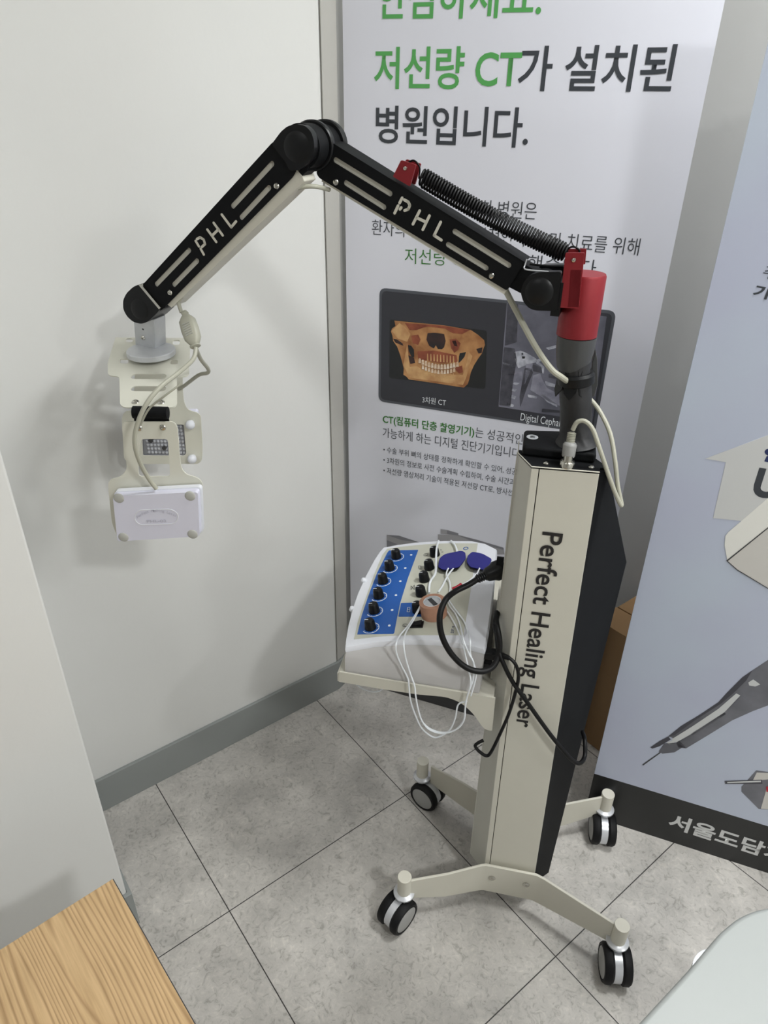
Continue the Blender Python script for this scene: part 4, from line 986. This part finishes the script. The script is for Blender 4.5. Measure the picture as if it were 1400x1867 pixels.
def stroke(mb, pts, wd, off=0.0012):
    q_ = [FU.q(*u6(*p)) for p in pts]
    for a_, b_ in zip(q_[:-1], q_[1:]): mb.prism([FU.P(x_, y_, off) for x_, y_ in capsule(a_, b_, wd, 3)], FU.n*0.0002)
stroke(gl, [(672, 400), (672, 382), (690, 382), (690, 400)], 0.0004); stroke(gl, [(675, 405), (695, 405)], 0.0004)
stroke(gl, [(615, 560), (640, 525), (640, 560), (615, 530), (615, 560)], 0.0004)
stroke(gl, [(560, 828), (575, 838)], 0.0004)
stroke(gl, [(835, 260), (845, 262)], 0.0005); stroke(gl, [(845, 278), (857, 276)], 0.0005)
gl.build('printed_symbols', M['print_dark'], fu)
g5 = MB(); stroke(g5, [(590, 695), (608, 695), (606, 728), (586, 728), (590, 695)], 0.0004, 0.0016); stroke(g5, [(588, 711), (607, 711)], 0.0004, 0.0016)
g5.build('printed_symbols', M['print_white'], fu)
rl = MB(); ringmark(rl, u6(1026, 250), 0.0058, 0.0018); rl.build('logo_ring', M['blue'], fu, 'small blue ring logo')
# rocker switch
sw = MB().prism([FU.P(*FU.q(*u6(*p)), 0.0012) for p in ((606, 850), (704, 848), (714, 802), (622, 805))], FU.n*0.0025).build('switch_frame', M['plastic_black'], ev, bevel=0.0006)
sq2 = [FU.q(*u6(*p)) for p in ((622, 842), (692, 841), (700, 810), (632, 812))]
MB().loft([[FU.P(*sq2[0], 0.003), FU.P(*sq2[1], 0.003), FU.P(*sq2[2], 0.003), FU.P(*sq2[3], 0.003)], [FU.P(*sq2[0], 0.0045), FU.P(*sq2[1], 0.0085), FU.P(*sq2[2], 0.0085), FU.P(*sq2[3], 0.0045)]]).build('rocker', M['rubber'], sw)
for px, zz in (((661, 1058), 0.655), ((640, 1110), 0.650)):
    c_ = G(*px, zz); P = c_+CU*0.019-ZU*0.006
    MB().rings([(0.004, 0), (0.004, 0.012), (0.0062, 0.013), (0.0062, 0.020), (0.004, 0.023)], P, -CU+ZU*0.35, 16).build('side_knob', M['white_pl'], ev)
jk = MB().box(cart(-0.094, -0.045, 0.650), (0.018, 0.03, 0.016), CU, CV).build('power_inlet', M['plastic_black'], ev, bevel=0.001)
text_fit('printed_text', 'P-702', FU, u6(948, 835), u6(935, 888), u6(925, 832), M['print_navy'], fu, 0.01, 0.0014)

# ================================================================== THINGS ON THE UNIT
def U3(x, y, h=0.004): return FU.P(*FU.q(*u6(x, y), h), h)
# tape roll
a_, b_ = FU.q(*u6(790, 745)); tc_ = FU.P(a_, b_, 0.0012)
tr = thing('tape_roll', 'small roll of tan paper tape lying on the electrotherapy unit', 'tape', tc_)
hR = 0.030; rR = 0.0245
prf = [(0.0165, 0.0), (rR, 0.0)]
for k in range(9): prf += [(rR*(1+0.006*math.sin(k*2.3)), hR*(k+0.5)/9.5)]
prf += [(rR, hR), (0.0165, hR), (0.0165, 0.0)]
MB().rings(prf, tc_, FU.n, 48, cap=False).build('tape', M['tan'], tr)
MB().rings([(0.0160, 0.001), (0.0168, 0.001), (0.0168, hR+0.0004), (0.0160, hR+0.0004), (0.0160, 0.001)], tc_, FU.n, 40, cap=False).build('core_ring', M['print_white'], tr, 'white rim of the core')
MB().cyl(tc_+FU.n*(hR-0.004), tc_+FU.n*(hR-0.003), 0.0158, seg=40).build('core_label', M['alu'], tr, 'silver printed label in the core')
MB().prism([tc_+FU.n*(hR-0.0029)+su*x_+CV*y_ for x_, y_ in ((-0.011, 0.010), (-0.004, 0.0145), (0.012, -0.006), (0.006, -0.013))], FU.n*0.0003).build('label_stripe', M['metal_dark'], tr)

# electrode pads
def pad(name, label, pts, h):
    fr_ = Frame(FU.P(0, 0, h), su, CV)
    t = thing(name, label, 'electrode pad', FU.P(*FU.q(*u6(*pts[0]), h), h), 'electrode pads')
    q_ = [fr_.q(*u6(*p)) for p in pts]
    cx_ = np.mean([p[0] for p in q_]); cy_ = np.mean([p[1] for p in q_])
    fr_.plate('gel_sheet', [rpoly([(cx_+(a-cx_)*0.99-0.001, cy_+(b-cy_)*0.99-0.0035) for a, b in q_], 0.006)], 0.0015, M['plastic_black'], t, off=-0.0015)
    fr_.plate('backing', [rpoly(q_, 0.006)], 0.0022, M['pad_blue'], t, bevel=0.0006)
    return t
pad('electrode_pad', 'blue electrode pad nearest the row of knobs', [(818, 385), (830, 318), (870, 288), (990, 263), (1022, 275), (1026, 318), (975, 385), (860, 408)], 0.010)
pad('electrode_pad', 'blue electrode pad beside the black power plug', [(1034, 350), (1040, 300), (1075, 270), (1150, 285), (1222, 325), (1180, 410), (1060, 385)], 0.010)

# white leads
def lead(label, pts, r=0.0015, extra=None):
    m_ = MB().tube(pts, r, 8, 8)
    o = m_.build('lead_wire', M['print_white'], None); tag(o, label, 'wire', 'white electrode leads'); return o
v6 = lambda x, y: (600+x/4.375, 1200+y/4.375)
def HV(x, y, v): return CP(*u6(x, y), v)
def HW(x, y, v): return CP(*v6(x, y), v)
lead('thick white lead running along the round knobs to the tape roll', [U3(822, 190, .004), U3(808, 240, .02), U3(802, 330, .024), U3(798, 430, .012), U3(762, 490, .005), U3(752, 530, .004), U3(750, 580, .004)], 0.0022)
lead('short white lead behind the first blue electrode pad', [U3(915, 190, .004), U3(942, 220, .006), U3(958, 262, .006), U3(955, 300, .005)], 0.0022)
lead('white lead from the first electrode pad to the tape roll', [U3(935, 395, .008), U3(905, 430, .009), U3(875, 480, .008), U3(850, 530, .006), U3(820, 575, .004)], 0.0018)
lead('white lead hanging from the tape roll, outermost loop', [U3(690, 665, .022), U3(650, 740, .014), U3(590, 830, .006), U3(530, 900, .004), HV(503, 960, -.082), HV(505, 1030, -.085), HV(545, 1130, -.086), HV(590, 1220, -.088), HW(637, 230, -.09), HW(650, 340, -.092), HW(690, 460, -.092), HW(740, 560, -.092), HW(820, 625, -.092), HW(880, 625, -.092), HW(960, 575, -.092), HW(1005, 480, -.092), HW(1030, 370, -.092), HW(1100, 345, -.092)])
lead('white lead hanging from the tape roll, inner loop', [U3(683, 690, .020), U3(630, 790, .010), U3(575, 880, .004), HV(560, 960, -.082), HV(572, 1060, -.086), HV(610, 1190, -.088), HV(640, 1275, -.09), HW(690, 300, -.094), HW(708, 400, -.096), HW(740, 500, -.096), HW(800, 570, -.096), HW(900, 600, -.096), HW(1010, 570, -.096), HW(1075, 495, -.096), HW(1090, 350, -.095), HV(1062, 1260, -.094), HV(1045, 1150, -.09), HV(1020, 1040, -.086), HV(1000, 960, -.082), U3(960, 850, .004), U3(900, 740, .005), U3(862, 700, .006)])
lead('white lead from the second electrode pad down the side of the unit', [U3(1130, 395, .012), U3(1105, 440, .010), U3(1050, 490, .008), U3(1000, 520, .006), U3(940, 560, .005), U3(895, 620, .005), U3(905, 680, .004), U3(950, 740, .004), U3(985, 830, .004), HV(1010, 940, -.083), HV(1050, 1040, -.086), HV(1085, 1110, -.088), HV(1080, 1230, -.09), HW(1105, 290, -.092), HW(1085, 400, -.093), HW(1070, 500, -.094), HW(1000, 575, -.094), HW(900, 592, -.094), HW(800, 560, -.094), HW(735, 500, -.094)])
lead('white lead from the first electrode pad down the side of the unit', [U3(895, 395, .012), U3(880, 440, .008), U3(905, 500, .006), U3(908, 560, .006), U3(895, 620, .009), U3(935, 690, .006), U3(1010, 790, .004), U3(1040, 870, .004), HV(1058, 940, -.080), HV(1060, 1040, -.084), HV(1100, 1160, -.088), HV(1098, 1230, -.09), HW(1130, 300, -.092)])
lead('thin white wire dangling under the tray', [CP(650, 1248, -0.02), CP(662, 1256, -0.02), CP(678, 1261, -0.02), CP(692, 1260, -0.02), CP(700, 1253, -0.02)], 0.0015)
rs = MB().tube([U3(990, 517, .011), U3(965, 535, .011), U3(925, 552, .010)], 0.0034, 12, 4).build('wire_sleeve', M['red_pl']); tag(rs, 'red plastic sleeve on the white lead below the pads', 'connector')

# ================================================================== BLACK POWER CORDS
pc = thing('power_cord', 'thick black power cord with plug pushed into the column side', 'cable', CP(890, 1040, 0.0))
kq = lambda x, y, v: CP(840+x/4.24, 960+y/4.24, v)
cd = MB()
cd.tube([kq(140, 400, -0.02), kq(60, 450, -0.03), kq(-40, 500, -0.045), kq(-120, 570, -0.07), kq(-162, 690, -0.09), kq(-150, 830, -0.10), kq(-90, 960, -0.105), kq(0, 1060, -0.106), kq(90, 1110, -0.105), kq(180, 1118, -0.10), kq(250, 1080, -0.09), kq(290, 1000, -0.078), kq(300, 900, -0.070), kq(285, 800, -0.06), kq(272, 720, -0.045), kq(285, 660, -0.03)], 0.0052, 12, 8)
cd.tube([kq(285, 660, -0.03), kq(262, 740, -0.05), kq(278, 850, -0.062), kq(290, 950, -0.074), kq(330, 1060, -0.084), kq(400, 1200, -0.088), kq(500, 1340, -0.088), CP(1000, 1335, -0.088), CP(1030, 1372, -0.088), CP(1046, 1388, -0.085), CP(1058, 1391, -0.08), CP(1066, 1378, -0.06), CP(1066, 1350, -0.04), CP(1062, 1335, -0.01)], 0.0040, 12, 8)
cd.build('cord', M['cord_black'], pc)
pl0, pl1 = kq(330, 320, 0.005), kq(140, 400, -0.02)
pg = pl1-pl0; Lg = np.linalg.norm(pg)
pr_ = [(0.0165, 0), (0.0175, 0.006), (0.0175, 0.016), (0.014, 0.022), (0.012, 0.032), (0.0085, 0.036)]
for k in range(4): pr_ += [(0.0085, 0.037+k*0.004), (0.0066, 0.038+k*0.004), (0.0066, 0.040+k*0.004)]
MB().rings(pr_, pl0, pg, 24).build('plug', M['plastic_black'], pc, bevel=0.0008)
so = MB().rings([(0.019, 0), (0.019, 0.012)], cart(-0.0855, float((pl0-CC)@CV), pl0[2]), -CU, 24).build('column_socket', M['black'], mc)
pd = thing('power_cord', 'thinner black cord from the unit ending in a bent free tip', 'cable', kq(190, 985, -0.05))
ce = MB().tube([kq(200, 985, -0.055), kq(300, 990, -0.075), kq(380, 1020, -0.084), kq(430, 1080, -0.088), kq(445, 1170, -0.088), kq(420, 1290, -0.088), kq(370, 1450, -0.088), kq(300, 1610, -0.088), kq(235, 1740, -0.092), kq(200, 1772, -0.094), kq(150, 1745, -0.094), kq(112, 1700, -0.094), kq(130, 1675, -0.092), kq(175, 1652, -0.088)], 0.0031, 10, 8)
ce.build('cord', M['cord_black'], pd)
MB().box(kq(235, 985, -0.060), (0.024, 0.018, 0.014), CU, CV).build('plug', M['plastic_black'], pd, bevel=0.002)
q0, q1 = kq(290, 985, -0.073), kq(385, 1022, -0.085); pr_ = []
for k in range(6): pr_ += [(0.0058-0.0003*k, k*0.0036), (0.0058-0.0003*k, k*0.0036+0.002), (0.0042, k*0.0036+0.0022), (0.0042, k*0.0036+0.0034)]
MB().rings(pr_, q0, q1-q0, 20).build('strain_relief', M['cord_black'], pd)

# ================================================================== WOODEN DESK (lower left)
DZ = 0.50
dc0 = G(205, 1602, DZ); dr = G(355, 1867, DZ); dl_ = G(0, 1731, DZ)
ux_ = (dl_-dc0)/np.linalg.norm(dl_-dc0); uy_ = (dr-dc0)/np.linalg.norm(dr-dc0)
wd = wood_mat(np.cross(uy_, ZU), uy_)
dk = thing('wooden_desk', 'light oak desk at the lower left corner beside the near wall', 'desk', np.array([*(dc0+ux_*0.3+uy_*0.5)[:2], 0]))
MB().prism([dc0-ZU*0.025, dc0+ux_*0.60-ZU*0.025, dc0+ux_*0.60+uy_*1.1-ZU*0.025, dc0+uy_*1.1-ZU*0.025], ZU*0.025).build('desk_top', wd, dk, bevel=0.0012)
ed = MB().prism([dc0-ZU*0.0249+np.cross(uy_, ZU)*0.0, dc0+uy_*1.1-ZU*0.0249, dc0+uy_*1.1-ZU*0.0012, dc0-ZU*0.0012], -ux_*0.0012).build('edge_band', M['metal_dark'], dk, 'dark edge banding')
for a_, b_ in ((0.10, 0.12), (0.56, 0.12), (0.10, 1.05), (0.56, 1.05)):
    c_ = dc0+ux_*a_+uy_*b_; MB().box(np.array([c_[0], c_[1], (DZ-0.025)/2]), (0.04, 0.04, DZ-0.025), ux_, uy_).build('leg', M['cream'], dk, bevel=0.002)

# ================================================================== WHITE TABLE (lower right)
WZ = 0.66
wt = [G(*p, WZ) for p in ((1140, 1890), (1162, 1867), (1210, 1815), (1257, 1764), (1290, 1725), (1311, 1701), (1330, 1684), (1348, 1671), (1372, 1660), (1400, 1653), (1430, 1650))]
wt = smooth(wt, 4)
far = [wt[-1]+np.array([0.25, -0.10, 0]), wt[-1]+np.array([0.30, -0.55, 0]), wt[0]+np.array([-0.10, -0.22, 0])]
wtb = thing('white_table', 'white round cornered table top at the lower right corner', 'table', np.array([0.42, 0.2, 0]))
MB().prism([p-ZU*0.03 for p in wt+far], ZU*0.03).build('table_top', M['table'], wtb, bevel=0.006, bseg=4)
ctr_ = np.mean([p for p in wt+far], axis=0)
MB().cyl(np.array([ctr_[0], ctr_[1], 0.02]), np.array([ctr_[0], ctr_[1], WZ-0.03]), 0.035).build('pedestal', M['alu'], wtb)
MB().rings([(0.19, 0.0), (0.19, 0.01), (0.05, 0.02)], [ctr_[0], ctr_[1], 0], ZU, 40).build('foot_plate', M['alu'], wtb)

for me_ in list(bpy.data.meshes):
    if me_.users == 0: bpy.data.meshes.remove(me_)
